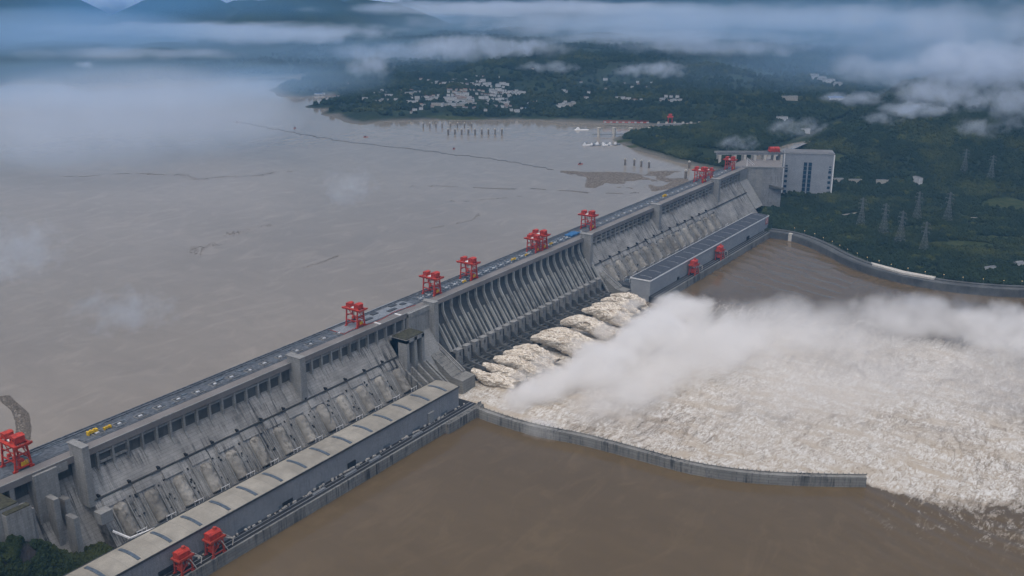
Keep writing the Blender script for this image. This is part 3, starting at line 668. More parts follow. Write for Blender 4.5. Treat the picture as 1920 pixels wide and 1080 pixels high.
def quay_crane():
    t_ = empty("quay_crane")
    for x in (-7, 7):
        for y in (-5.6, 5.6):
            l = MB(); l.bar((x, y, 0.6), (x*0.85, y, 17), 1.4, 1.5); l.box(x-2, x+2, y-0.8, y+0.8, 0, 1.4); l.build("leg", REDD, t_)
    b_ = MB()
    for y in (-5.6, 5.6): b_.bar((-7,y,3),(7,y,3),1.0).bar((-6.6,y,4),(5.8,y,16),0.7)
    for x in (-6.5, 6.5): b_.bar((x,-5.6,9),(x,5.6,9),0.9)
    b_.build("brace", REDD, t_)
    p = MB(); p.box(-9.5,10,-7,7,17,18.6).box(-9.5,10,-7.2,-6.9,18.6,19.8); p.build("girder", REDD, t_)
    h = MB(); h.box(-8,6,-4.2,4.4,19,24.5); h.prism([(-4.8,24.5),(5,24.5),(3.2,26.6),(-3,26.6)],-8.4,6.4); h.build("machinery_house", RED, t_)
    h = MB(); h.cyl(2,0,26.5,29.4,2.2,1.8).box(6.5,9,-3,1,18.6,22); h.build("winch_drum", REDD, t_)
    j = MB(); j.bar((7,-3,17),(17,-9,12),0.9).bar((8,-3,21),(17,-9,12.4),0.4).bar((17,-9,12),(15,-9,5),0.6).bar((4,-6.4,15),(10,-7.6,2),0.8); j.build("jib", CREAM, t_)
    c_ = MB(); c_.box(-6,-2,-3,3,4,11); c_.build("lifting_block", RED, t_)
    return t_
k0 = quay_crane(); tk = None
for i, (x, s, lab) in enumerate([(-589, 1.0, 'red quay crane on the near quay, the one nearest the bottom edge'), (-548, 1.06, 'red quay crane on the near quay, second from the bottom edge'),
     (674, 1.15, 'red quay crane before the far powerhouse, nearer to the white spray'), (806, 1.1, 'red quay crane before the far powerhouse, farther from the spray')]):
    o = k0 if i == 0 else copy_tree(k0)
    o.location = (x, -147, 82.45); o.scale = (s, s, s); tag(o, lab, 'crane', 'red quay cranes beside the powerhouses')
# yellow lifting beams and the blue tarpaulin on the crest
def lifting_beam():
    t_ = empty("lifting_beam")
    a = MB(); a.box(-6.5,6.5,-1.4,1.4,1.0,4.2).box(-6.5,-5,-2.2,2.2,0,4.6).box(5,6.5,-2.2,2.2,0,4.6); a.build("beam", YEL, t_)
    a = MB(); a.cyl(-2.5,0,4.2,5.4,1.3).cyl(2.5,0,4.2,5.4,1.3); a.build("sheave", YEL, t_); return t_
l0 = lifting_beam()
YB = [(-567,20,.95,'yellow lifting beam on the near crest rails, closer to the big red crane'),(-550,17,.7,'shorter yellow lifting beam on the near crest rails, farther from the big crane'),
 (112,10,.6,'yellow lifting beam beside the second spillway crane'),(262,14,.8,'yellow lifting beam on the crest halfway along the spillway'),(300,12,.6,'small yellow lifting beam just short of the red crane pair'),
 (386,14,.7,'yellow lifting beam on the crest just past the red crane pair'),(866,16,1.0,'yellow lifting beam on the far crest between cranes')]
for i, (x, y, s, lab) in enumerate(YB):
    o = l0 if i == 0 else copy_tree(l0); o.location = (x, y, 185.8); o.scale = (s,)*3; tag(o, lab, 'lifting beam', 'yellow lifting beams on the crest')
tp = MB()
for i in range(8):
    for j in range(4):
        z = [187.5+2.5*vnoise(np.array([ (i+a)*0.9]), np.array([(j+b_)*0.9]), 3)[0] for a, b_ in ((0,0),(1,0),(1,1),(0,1))]
        x = 452+i*4.5; y = 9+j*4
        tp.add([(x,y,z[0]),(x+4.5,y,z[1]),(x+4.5,y+4,z[2]),(x,y+4,z[3])],[(0,1,2,3)])
tp.box(452,488,9,25,185.4,187.4); tag(tp.build("tarpaulin", BLUE), 'bright blue tarpaulin over stacked goods on the crest', 'tarpaulin')

# ------------------------------------------------------------------ ship lift
ang = math.atan2(-118, 53)      # along the long face, heading downstream
SL = empty("ship_lift", (1485,-37,60), ang, 'tall pale grey ship lift building with dark window columns', 'ship lift')
def face(mb_, s0, s1, z0, z1, d=0.35): mb_.box(s0, s1, -0.1-d, 0.0, z0-60, z1-60)
L_, W_ = 129.0, 58.0
w = MB(); w.box(0, L_, 0, W_, 0, 134); w.build("wall", SL_WALL, SL)
w = MB(); w.box(-0.8, L_+0.8, -0.8, W_+0.8, 134, 136.4); w.box(2,L_-2,4,W_-4,136.4,138); w.build("roof", SL_CON, SL)
w = MB(); w.box(-1.2,1.6,-1.4,0,0,134).box(L_-1.6,L_+1.2,-1.4,0,0,134); w.build("corner_pilaster", WHITE, SL)
for s in (51.5, 64.0):
    w = MB(); w.box(s, s+9.2, -0.3, 0.0, 20, 112); wf = w.build("window_frame", BGREY, SL)
    for k_ in range(8):
        w = MB(); face(w, s+0.6, s+8.6, 83+k_*11.4, 83+k_*11.4+9.2, 0.6); w.build("window", GLASS, wf)
for s in (4.5, 117.5):
    for k_ in range(7):
        w = MB(); z = 152-k_*14; face(w, s-0.6, s+6.8, z-8, z-1, 0.5)
        if k_ == 0: face(w, s, s+6, z+1, z+4, 0.5); face(w, s, s+6, z+8, z+11, 0.5)
        w.build("window", GLASS, SL)
w = MB()
for k_ in range(4): w.box(L_, L_+0.3, 8+k_*12, 14+k_*12, 10, 110)
w.build("window", DARK, SL)
hb = empty("lock_approach_wall"); tag(hb, 'massive concrete wall joining the dam crest to the ship lift', 'dam wall')
w = MB(); w.plan([(1285.5,-2),(1307,-34),(1400,20),(1400,38),(1285.5,38)],70,184.8); w.build("wall_block", C_TOWER, hb)
w = MB(); w.plan([(1308.5,-38),(1332,-88),(1440,-40),(1402,19)],70,184.8); w.build("wall_block", SL_CON, hb)
w = MB(); w.plan([(1304,-30),(1310,-44),(1314,-42),(1308,-28)],70,186).plan([(1284,2),(1335,-92),(1338,-91),(1287,4)],184.9,187.6); w.build("edge_rib", C_TOWER, hb)
w = MB(); w.plan([(1289,4),(1334,-86),(1438,-40),(1400,38),(1290,38)],184.9,185.4); w.build("deck", ROAD, hb)
w = MB(); w.prism([(-60,142),(-95,136),(-95,133),(-60,133)],1318,1330); w.build("pipe_run", C_DARK, hb)
ag = empty("approach_gantry", (1360,63,0), math.atan2(-113,76)); tag(ag, 'long grey beam on tall columns leading up to the ship lift', 'gantry')
w = MB(); w.box(-40,138,-3,3,200,205).box(-40,138,22,28,200,205); w.build("crane_beam", SL_CON, ag)
for s in (-30,10,36,62,88,114,132):
    w = MB(); w.box(s-3.2,s+3.2,-3,3,150,200).box(s-2.4,s+2.4,3,22,196,199.6).box(s-3.2,s+3.2,22,28,150,200); w.build("column", CREAM, ag)
w = MB(); w.box(-40,138,-4.2,-3.2,205,206.6); w.build("rail_parapet", SL_CON, ag)
hc = empty("head_crane", (1428,-32,205), math.atan2(-113,76)); tag(hc, 'red double machinery crane on the beam beside the ship lift', 'crane')
for s in (-9, 4):
    w = MB(); w.box(s-5,s+6,-2,24,4,11).box(s-5,s-3.6,-2,24,0,4).box(s+4.6,s+6,-2,24,0,4); w.prism([(-2.4,11),(24.4,11),(11,13.5)],s-5.4,s+6.4); w.build("machinery_house", RED, hc)
w = MB(); w.box(-16,12,-1,23,2,3.6); w.build("girder", RED, hc)
mst = empty("cable_mast", (1296,-6,185)); tag(mst, 'slim white mast at the end of the dam crest', 'mast')
w = MB(); w.cyl(0,0,0,24,0.9,0.5); w.build("pole", WHITE, mst)
w = MB(); w.bar((0,0,23),(26,-10,3),0.8).bar((0,0,18),(22,-8,2),0.6); w.build("stay", WHITE, mst)

# ------------------------------------------------------------------ transmission towers
def gz(x, y): return float(height(np.array([x]), np.array([y]))[0])
def pylon():
    t_ = empty("transmission_tower"); H = 52
    def hw(z): return 7.0*(1-z/38) + 1.3 if z < 34 else 1.9-0.9*(z-34)/18
    b_ = MB(); lv = [0,7,13,19,24,29,34,38,42,46,52]
    for a, c2 in zip(lv[:-1], lv[1:]):
        p, q = hw(a), hw(c2)
        cs = [(-1,-1),(1,-1),(1,1),(-1,1)]
        for i in range(4):
            s, e = cs[i], cs[(i+1) % 4]
            b_.bar((s[0]*p,s[1]*p,a),(s[0]*q,s[1]*q,c2),0.42)
            b_.bar((s[0]*p,s[1]*p,a),(e[0]*q,e[1]*q,c2),0.22); b_.bar((e[0]*p,e[1]*p,a),(s[0]*q,s[1]*q,c2),0.22)
            b_.bar((s[0]*q,s[1]*q,c2),(e[0]*q,e[1]*q,c2),0.32)
    b_.build("lattice_body", PYL, t_)
    for z, w_ in ((34,9),(41,11),(48,8)):
        a = MB()
        for s in (-1,1): a.bar((0,-0.8,z),(s*w_,0,z+1.2),0.45).bar((0,0.8,z),(s*w_,0,z+1.2),0.45).bar((0,0,z+3),(s*w_,0,z+1.2),0.4)
        ar = a.build("cross_arm", PYL, t_)
        a = MB()
        for s in (-1,1): a.cyl(s*w_,0,z-2.2,z+1.0,0.35,n=6)
        a.build("insulator", PYL, ar)
    return t_
py0 = pylon()
for i, (x, y, s, lab) in enumerate([(1180,-386,1.0,'left of the two nearest pale pylons on the wooded bank'),(1128,-436,1.0,'right of the two nearest pale pylons on the wooded bank'),
     (1395,-410,0.98,'left of the middle pair of grey pylons before the dark cutting'),(1410,-477,1.03,'right of the middle pair of grey pylons before the dark cutting'),
     (1870,-420,0.9,'left of the two farthest pylons high on the hillside'),(1858,-492,0.9,'right of the two farthest pylons high on the hillside'),
     (1226,-322,0.95,'faint pylon farthest left, nearest the ship lift'),(1086,-496,0.9,'dim pylon nearest the river bank')]):
    o = py0 if i == 0 else copy_tree(py0)
    o.location = (x, y, gz(x, y)-0.5); o.scale = (s*1.1,s*1.1,s*1.45); o.rotation_euler[2] = R(60+i*3); tag(o, lab, 'pylon', 'transmission towers on the far bank')
# street lamps on the embankment road
def lamp():
    t_ = empty("street_lamp"); a = MB(); a.cyl(0,0,0,9,0.22,0.14,n=6).bar((0,0,8.9),(-2.2,0,9.4),0.2); a.build("pole", STEEL, t_)
    a = MB(); a.box(-3.4,-1.8,-0.4,0.4,9.2,9.6); a.build("lamp_head", LAMP, t_); return t_
LAMP = bpy.data.materials.new("lit_lamp"); LAMP.use_nodes = True
_b = LAMP.node_tree.nodes["Principled BSDF"]; _b.inputs["Emission Color"].default_value = (1,0.62,0.25,1); _b.inputs["Emission Strength"].default_value = 2.0; _b.inputs["Base Color"].default_value = (.8,.7,.5,1)
lp = lamp(); n_ = 0
pts = [(x+26, y) for x, y in BANK[1:12]]
for (ax, ay), (bx, by) in zip(pts[:-1], pts[1:]):
    for s in (0.0, 0.5):
        o = lp if n_ == 0 else copy_tree(lp)
        o.location = (ax+(bx-ax)*s, ay+(by-ay)*s, 86.5); n_ += 1
        tag(o, 'small lit street lamp along the river embankment road', 'street lamp', 'street lamps on the embankment road')

# ------------------------------------------------------------------ things standing and floating in the reservoir
def water_pier():
    t_ = empty("mooring_pier"); a = MB(); a.cyl(0,0,-15,15,3.4,3.4,12); a.build("shaft", PIERC, t_)
    a = MB(); a.cyl(0,0,15,17.5,3.9,3.9,12).box(-1.5,1.5,-1.5,1.5,17.5,19); a.build("cap", CREAM, t_); return t_
def placep(lst, lab, grp, first=[None]):
    for x, y, s in lst:
        if first[0] is None: first[0] = water_pier(); o = first[0]
        else: o = copy_tree(first[0])
        o.location = (x, y, 165); o.scale = (s*0.8, s*0.8, s); tag(o, lab, 'pier', grp)
placep([(1435,1161,.85),(1447,1143,.85),(1458,1126,.85),(1470,1110,.85),(1485,1068+20,.85),(1500,1070,.85),(1512,1050,.85),(1524,1030,.85)], 'far row of slim concrete mooring piers below the town', 'far row of mooring piers')
placep([(1367+i*12.0,1006-i*17.3,1.05) for i in range(9)], 'near row of tall concrete mooring piers in open water', 'near row of mooring piers')
placep([(1237,311,1),(1245,288,1),(1241,265,1),(1238,241,1)], 'row of four concrete piers off the wooded peninsula', 'four piers off the peninsula')
placep([(1165,102,1.25)], 'single concrete pier standing beside the far dam crest', None)
placep([(1290,150,1.1)], 'single concrete pier close to the end of the dam', None)
gw = empty("guide_bridge"); tag(gw, 'low walkway on four tall pale piers at the lock approach', 'bridge')
P4 = [(1602,598),(1629,559),(1657,516),(1689,470)]
for x, y in P4:
    a = MB(); a.box(x-4,x+4,y-4,y+4,150,190).box(x-5,x+5,y-5,y+5,190,192.5); a.build("pier", CREAM, gw)
a = MB(); a.bar((1590,616,172),(1720,425,172),4,3); a.build("walkway", STEEL, gw)
lw = empty("lock_wall"); tag(lw, 'long pale grey lock wall at the foot of the dark wooded slope', 'wall')
a = MB(); a.bar((1850,520,173),(2060,215,176),16,14); a.build("wall_body", SL_CON, lw)
a = MB()
for i in range(15): s = i/14; a.box(1850+210*s-3,1850+210*s+3,515-305*s-3,515-305*s+3,178,186)
a.build("bollard_tower", CREAM, lw)
rc = empty("lock_crane", (1887,492,168), 0.4); rc.scale = (.7,.7,.68); tag(rc, 'red portal crane at the entrance of the far locks', 'crane')
for x in (-9,9):
    for y in (-9,9): a = MB(); a.bar((x,y,0),(x*.8,y,44),3,3); a.build("leg", RED, rc)
a = MB(); a.box(-12,12,-14,14,44,49).box(-9,9,-9.5,-8.5,20,23).box(-9,9,8.5,9.5,20,23); a.build("girder", RED, rc)
a = MB(); a.box(-8,8,-8,8,49,60); a.build("machinery_house", RED, rc)
rb = empty("red_truss_bridge", (1870,560,176), 2.1); tag(rb, 'low red and white walkway beside the red lock crane', 'bridge')
a = MB(); a.box(0,150,-3,3,0,1.5)
for i in range(15): a.bar((i*10,-3,1.5),(i*10+5,-3,6),0.8).bar((i*10+5,-3,6),(i*10+10,-3,1.5),0.8)
a.box(0,150,-3.4,-2.6,5.6,6.4); a.build("truss", REDD, rb)
a = MB()
for i in range(0,15,2): a.box(i*10,i*10+8,3.2,5,0,4)
a.build("white_panel", OFFW, rb)
def barge(L, W, name="work_barge", mt=STEEL):
    t_ = empty(name); a = MB(); hl = L/2
    a.plan([(-hl,-W/2),(hl*.8,-W/2),(hl,0),(hl*.8,W/2),(-hl,W/2)],-0.8,2.0); a.build("hull", mt, t_)
    a = MB(); a.box(-hl*.8,-hl*.3,-W*.35,W*.35,2,6).box(-hl*.7,-hl*.4,-W*.25,W*.25,6,8.6); a.build("cabin", WHITE, t_)
    a = MB(); a.cyl(0,0,2,11,0.5,n=6).bar((0,0,10),(hl*.6,0,5),0.5); a.build("mast", DSTEEL, t_); return t_
for i, (x, y, r_, L, W) in enumerate([(1464,516,-.6,34,9),(1450,533,.2,28,8),(1476,500,-1.0,36,9),(1458,500,.5,26,8),(1488,488,-.5,30,8),(1442,548,-.7,24,7),(1470,532,1.2,22,7),(1500,478,-.3,26,8)]):
    o = barge(L, W, mt=[STEEL, BGREY, WHITE][i % 3]); o.location = (x, y, 165); o.rotation_euler[2] = r_
    tag(o, 'grey and white work barge in the cluster moored off the peninsula', 'barge', 'barges moored together off the peninsula')
o = barge(46, 8, "cargo_ship", WHITE); o.location = (1680,704,165); o.rotation_euler[2] = -.95; tag(o, 'long white ship near the locks, left of the tall pale piers', 'ship')
BM = plain("buoy_boat_red", (0.28,0.04,0.03), 0.6)
for x, y, lab in ((1188,1498,'farthest tiny dark boat on the floating boom line'),(1186,1188,'tiny dark boat second farthest along the boom line'),(1175,838,'tiny red boat midway above the boom line'),(1180,416,'tiny red boat near the floating debris'),(1170,1750,'tiny dark boat past the far end of the boom line')):
    t_ = empty("work_boat"); a = MB(); a.plan([(-7,-2.2),(5,-2.2),(8,0),(5,2.2),(-7,2.2)],-.6,1.6); a.build("hull", BM, t_)
    a = MB(); a.box(-4,0,-1.5,1.5,1.6,4.4); a.build("cabin", DSTEEL, t_); a = MB(); a.cyl(1,0,1.6,8,.35,n=6); a.build("mast", DSTEEL, t_)
    t_.location = (x, y, 165); t_.rotation_euler[2] = random.uniform(-1,1); tag(t_, lab, 'boat')
# floating boom
DEB = plain("driftwood", (0.125,0.108,0.09), 0.9, 0.5, 0.6)
DEBL = plain("pale_driftwood", (0.15,0.13,0.108), 0.9, 0.45, 0.15)
bl = [(1176,1800),(1177,1747),(1150,1600),(1128,1470),(1106,1330),(1092,1200),(1098,1018),(1108,900),(1101,784),(1112,700),(1106,606),(1092,520),(1075,440)]
mb = MB()
for (ax, ay), (bx, by) in zip(bl[:-1], bl[1:]):
    n = 12
    for i in range(n):
        f1, f2 = i/n, (i+1)/n; j = lambda f: 5*math.sin(f*9+ax*.1)+3*math.sin(ax+f*23)
        mb.bar((ax+(bx-ax)*f1+j(f1),ay+(by-ay)*f1,165.3),(ax+(bx-ax)*f2+j(f2),ay+(by-ay)*f2,165.3),2.0,0.9)
tag(mb.build("floating_boom", DSTEEL), 'thin dark floating boom strung across the reservoir', 'boom')
# debris: scattered chips
def chips(name, pts, mt, label, smin=1, smax=5, z=165.1):
    mb = MB()
    for x, y in pts:
        a = random.uniform(0, math.pi); L = random.uniform(smin, smax); w = L*random.uniform(.25,.8)
        ca, sa = math.cos(a), math.sin(a); h = random.uniform(.15,.5)
        q = [(x+ca*u*L-sa*v*w, y+sa*u*L+ca*v*w) for u, v in ((-.5,-.4),(.1,-.55),(.5,-.2),(.42,.4),(-.2,.5))]
        mb.add([p+(z-.2,) for p in q]+[p+(z+h,) for p in q], [(5,6,7,8,9)]+[(i,(i+1)%5,(i+1)%5+5,i+5) for i in range(5)])
    o = mb.build(name, mt, fix=False); tag(o, label, 'debris', kind='stuff'); return o
RAFT = [(1075,440),(1090,345),(1163,262),(1200,190),(1255,150),(1250,70),(1180,45),(1040,60),(985,120),(965,200),(940,250),(975,285),(1040,330)]
cx_ = rng.uniform(900,1270,42000); cy_ = rng.uniform(42,450,42000)
inn = sdist(cx_, cy_, RAFT)+ (fbm(cx_,cy_,60,4,44)-.5)*70; dn = fbm(cx_, cy_, 45, 5, 41)
sel = (inn > 0) & (dn > 0.47)
chips("debris_raft", list(zip(cx_[sel], cy_[sel]))[:17000], DEBL, 'tan raft of floating driftwood against the far dam', 1.5, 5)
def streak(pts, n, wid, seed):
    out = []
    P_ = np.array(pts, float); seg = np.hypot(*np.diff(P_, axis=0).T); cs = np.r_[0, np.cumsum(seg)]
    s = rng.uniform(0, cs[-1], n); x = np.interp(s, cs, P_[:,0]); y = np.interp(s, cs, P_[:,1])
    k_ = vnoise(s/18, s*0+seed, seed); keep = k_ > 0.38
    x = x + rng.normal(0, wid, n)*(0.3+vnoise(s/35, s*0, seed+5)) + 34*(vnoise(s/70, s*0, seed+1)-.5); y = y + rng.normal(0, wid, n) + 14*(vnoise(s/60, s*0, seed+2)-.5)
    return list(zip(x[keep], y[keep]))
st_ = streak([(799,474),(830,400),(854,300),(890,200),(950,130)], 900, 3, 1) + streak([(454,1272),(490,1180),(470,1110),(540,1085),(600,1010),(660,1015),(700,970)], 520, 7, 2) + streak([(21,560),(70,600),(120,585),(165,625),(249,621)], 420, 9, 3) \
   + streak([(300,1420),(380,1350),(454,1272)], 300, 3, 4) + streak([(620,470),(700,380),(780,330)], 200, 3, 5) + streak([(420,330),(520,300),(600,330)], 120, 3, 6) + streak([(90,330),(180,345)], 90, 3, 7)+ streak([(700,620),(760,560),(799,474)], 200, 3, 8)
chips("driftwood_streak", st_, DEB, 'thin dark streaks of driftwood on the open reservoir', 0.8, 2.6)
arc = []
AO = [(-536,243),(-542,219),(-552,174),(-576,129),(-601,92)]; AI = [(-546,250),(-553,228),(-559,199),(-573,166),(-584,146),(-606,112)]
def along(P_, s):
    P_ = np.array(P_, float); c_ = np.r_[0, np.cumsum(np.hypot(*np.diff(P_, axis=0).T))]; return np.interp(s*c_[-1], c_, P_[:,0]), np.interp(s*c_[-1], c_, P_[:,1])
for i in range(3600):
    s = random.random(); xo, yo = along(AO, s); xi, yi = along(AI, s); u = random.random()**(0.45 if random.random() < .75 else 3) if random.random() < .85 else random.random()
    if 0.12 < u < 0.7 and random.random() < .45: continue
    arc.append((float(xi+(xo-xi)*u), float(yi+(yo-yi)*u)))
chips("debris_arc", arc, DEB, 'dark curved band of flotsam on the water behind the nearest crane', 0.6, 2.2)
# reeds / broken branches? kept out: only what the photo shows

# ------------------------------------------------------------------ town across the reservoir
TW = [plain("render_white", (0.60,0.61,0.62), 0.8, 0.12, 0.2), plain("render_cream", (0.46,0.44,0.40), 0.8, 0.15, 0.2), plain("render_grey", (0.34,0.36,0.38), 0.8, 0.15, 0.2)]
RF = [plain("town_roof_grey", (0.16,0.17,0.18), 0.8, 0.3, 0.2), plain("town_roof_brown", (0.15,0.09,0.07), 0.8, 0.3, 0.2), plain("town_roof_blue", (0.05,0.14,0.32), 0.6, 0.2, 0.2)]
def house(L, W, H, wm, rm, gable):
    t_ = empty("town_building"); a = MB(); a.box(-L/2,L/2,-W/2,W/2,-8,H); a.build("wall", TW[wm], t_)
    a = MB()
    if gable: a.add([(-L/2-.6,-W/2-.6,H),(L/2+.6,-W/2-.6,H),(L/2+.6,W/2+.6,H),(-L/2-.6,W/2+.6,H),(-L/2-.6,0,H+W*.3),(L/2+.6,0,H+W*.3)],[(0,1,5,4),(2,3,4,5),(0,4,3),(1,2,5),(3,2,1,0)])
    else: a.box(-L/2-.4,L/2+.4,-W/2-.4,W/2+.4,H,H+0.9).box(-2,2,-2,2,H+.9,H+3.4)
    a.build("roof", RF[rm], t_)
    a = MB(); fl = int(H//3.2)
    for k_ in range(fl):
        z = 1.2+k_*3.2
        for sgn in (-1, 1):
            for j in range(int(L//4)):
                x = -L/2+2+j*4; a.box(x-.9,x+.9,sgn*(W/2+.05)-.05,sgn*(W/2+.05)+.05,z,z+1.6)
            for j in range(int(W//4)):
                y = -W/2+2+j*4; a.box(sgn*(L/2+.05)-.05,sgn*(L/2+.05)+.05,y-.9,y+.9,z,z+1.6)
    tag(a.build("window", DSTEEL, t_), kind="stuff"); return t_
KINDS = [(34,13,17,0,0,False),(46,12,20,0,0,False),(26,13,11,1,1,True),(22,12,13,0,0,True),(60,13,15,1,0,False),(18,11,8,2,1,True),(40,22,10,0,2,False),(52,24,26,1,0,False)]
LABS = ['white flat-roofed town block','long white apartment block in the town','cream pitched-roof house in the town','small white pitched-roof house in the town','long cream apartment slab in the town','small grey house with brown roof in the town','low white hall with blue roof in the town','large pale town block taller than its neighbours']
protos = [None]*8; used_pos = []
def put_house(k_, x, y, rz, s=1.0, lab=None, grp=None):
    z = gz(x, y)
    if z < 166 and y > 0: return
    if protos[k_] is None: protos[k_] = house(*KINDS[k_]); o = protos[k_]
    else: o = copy_tree(protos[k_])
    o.location = (x, y, z); o.rotation_euler[2] = rz; o.scale = (s,)*3
    tag(o, lab or LABS[k_], 'building', grp or ('buildings of the town: '+LABS[k_]))
TOWN = [(3,1696,1599),(4,1712,1584),(3,1727,1586),(4,1734,1569),(3,1735,1547),(0,1745,1535),(7,1861,1572),(7,1899,1588),(7,1886,1561),(0,1927,1573),(0,1731,1466),(0,1744,1453),(1,1762,1448),(0,1796,1434),(1,1805,1432),(3,1815,1426),(1,1826,1422),(1,1840,1420),(4,1749,1352),(1,1752,1326),(4,1767,1319),(1,1776,1302),(1,1785,1299),(4,1800,1280),(1,1807,1274),(4,1830,1260),(4,1833,1249),(1,1807,1372),(1,1812,1361),(3,1827,1349),(3,1837,1332),(1,1857,1336),(1,1862,1322),(4,1877,1305),(1,1902,1308),(1,1857,1388),(1,1861,1373),(1,1868,1367),(2,1885,1359),(2,1889,1350),(2,1908,1344),(1,1924,1339),(3,1902,1415),(0,1911,1403),(5,1922,1402),(0,1936,1394),(0,1952,1385),(0,1972,1382),(3,1944,1446),(2,1957,1429),(3,1958,1420),(2,1972,1413),(2,1987,1402),(5,1910,1277),(5,1925,1262),(1,1912,1239),(5,1919,1224),(4,1934,1212),(1,1921,1182),(1,1919,1168),(1,1923,1156),(0,1979,1317),(0,1993,1307),(3,1980,1284),(3,1992,1274),(3,1987,1251),(1,1991,1234),(1,1986,1207),(4,1841,1211),(3,1852,1202),(3,1854,1172),(3,1853,1160),(3,1855,1135),(5,1874,1132),(0,2110,1363),(3,2125,1355),(1,2130,1344),(3,2136,1328),(0,2133,1312),(1,2133,1287),(0,2128,1273),(3,2138,1258),(1,2123,1228),(1,2091,1345),(1,2086,1324),(5,2104,1312),(0,2100,1293),(5,2097,1277),(1,2101,1260),(1,2091,1232),(1,2101,1228),(3,2050,1320),(3,2051,1307),(3,2051,1287),(3,2050,1267),(1,2049,1245),(1,2049,1223),(1,2192,1725),(1,2178,1696),(1,2210,1703),(2,2161,1654),(1,2159,1632),(3,2262,1685),(0,2261,1666),(1,2279,1660),(3,2278,1631),(0,2276,1611),(3,2235,1562),(0,2233,1542),(3,2165,1473),(3,2162,1454),(0,2172,1448),(0,2164,1600),(0,2171,1574),(0,2113,1512),(5,2118,1487),(0,2131,1472),(5,2132,1463),(5,2144,1444),(0,2151,1423),(0,2162,1412),(3,2343,1605),(5,2327,1574),(5,2327,1558),(0,2207,1388),(0,2207,1374),(0,2212,1360),(0,1968,969),(0,1982,961),(0,1988,952),(7,2002,950),(7,2019,938),(0,2005,985),(0,2024,980),(0,2029,956),(3,2136,948),(0,2193,853),(3,2193,844),(0,2201,835),(5,2206,824),(0,2203,812),(5,2205,800),(5,2215,793),(5,2212,783),(3,2230,774),(2,2268,713),(0,2278,711),(0,2281,699),(2,2277,686),(0,2276,668),(3,2290,668),(3,2285,651),(0,2294,645),(3,2330,722),(3,2333,703),(3,2337,679),(3,1773,1835),(6,1798,1828),(6,1789,1807),(6,1803,1797),(3,1696,1690),(5,1702,1680),(0,1722,1671),(5,1732,1663),(5,1817,1918),(5,1822,1902),(6,1835,2032),(6,1846,2021),(3,1853,2013),(0,1880,1769),(3,1890,1746),(3,1894,1732),(0,1898,1719),(3,1841,1670),(0,1831,1641),(5,1843,1636),(3,1821,1598),(2,1971,1701),(2,1965,1664),(3,1867,1060),(6,1877,1045),(5,1844,1476),(5,1846,1455),(2,1863,1455),(3,1878,1443),(3,1959,1094),(5,1998,1093),(3,2027,1095),(5,2007,1526),(5,1978,1474),(5,1982,1463),(2,1993,1445),(2,2008,1434),(2,2022,1425),(2,2040,1414),(2,2050,1404),(2,2069,1393),(2,2071,1376),(0,2127,1443),(3,2134,1420),(3,2147,1411),(3,2152,1394),(0,2174,1376),(3,2177,1354),(2,1870,1401),(3,1887,1385),(2,1910,1378),(2,1919,1366),(2,1934,1362),(5,1937,1345),(5,1960,1344),(3,2011,1362),(5,2033,1354),(5,2039,1342),(5,2048,1333),(3,1796,1506),(0,1803,1485),(3,1814,1466),(0,1818,1454),(3,1831,1441),(5,2145,1283),(3,2152,1274),(3,2144,1250),(5,2142,1228),(2,1719,1400),(3,1703,1372),(3,1714,1361),(2,1713,1343),(5,1766,1242),(5,1766,1229),(5,1769,1206),(5,1783,1203),(5,1841,1151),(5,1843,1138),(5,1859,1119),(0,2125,1285),(5,1890,1126),(2,1975,1660),(3,2532,946),(3,1943,1716),(0,2267,1130),(5,2141,959),(3,2042,949),(5,2298,2197),(3,2050,991),(2,1891,1146),(3,2292,1820),(3,2223,992),(3,2089,1340),(5,2331,979),(2,2464,1401),(3,2335,887),(3,1757,1140),(3,1653,1346),(0,1805,1040),(5,2093,1320),(3,2417,910),(0,2627,1918),(5,2501,988),(0,2507,1079),(2,2499,923),(5,1979,1656),(0,2185,1385),(3,2347,1495),(2,2141,637),(5,1749,1268),(2,1585,1334),(5,2424,1144),(2,2310,1877),(3,2275,1618),(5,2283,2151),(2,2053,2070),(0,1807,1068),(0,2523,877),(5,2424,2035),(5,2458,868),(2,1856,1611),(0,1623,1350),(3,2229,1093),(3,1950,1785),(3,1818,1435)]
TOWN.sort(key=lambda t: t[1])
for i, (k_, x, y) in enumerate(TOWN):
    put_house(k_, x, y, -0.98 + (0.25*math.sin(x*0.05)) + (1.57 if i % 7 == 0 else 0), 0.42+0.2*random.random())
for (k_, x, y, rz, s, lab) in [(0,1774,-321,.9,.85,'small white five-storey building alone on the wooded hillside right of the ship lift'),
    (4,1700,-120,-.98,.6,'left long low white shed on the slope right of the ship lift'),(4,1722,-165,-.98,.6,'middle long low white shed on the slope right of the ship lift'),(4,1752,-233,-.98,.6,'right pale shed on the slope right of the ship lift'),
    (6,2685,202,-1.0,1.6,'far hall with blue roof among the hills above the locks'),(4,2560,330,-.8,1.0,'long white building left of the far blue-roofed hall'),
    (3,1079,-684,-.7,.8,'white complex among trees at the right edge near the river bank'),(3,1110,-700,-.7,.8,'white house at the right edge behind the white complex'),(1,1018,-641,-.7,.5,'long white shed in the trees close to the river embankment'),
    (0,1981,73,-.9,.8,'lone white house above the ship lift gantry'),(0,2082,186,-.9,1.0,'pale house by the end of the lock wall'),(3,3223,424,-.9,1.6,'hazy house in the valley far behind the ship lift'),(0,3180,380,-.9,1.4,'hazy white block in the valley far behind the ship lift'),(3,3102,318,-.9,1.5,'hazy house nearest in the valley far behind the ship lift'),(3,3260,470,-.9,1.6,'hazy house farthest in the valley far behind the ship lift')]:
    put_house(k_, x, y, rz, s, lab, None)
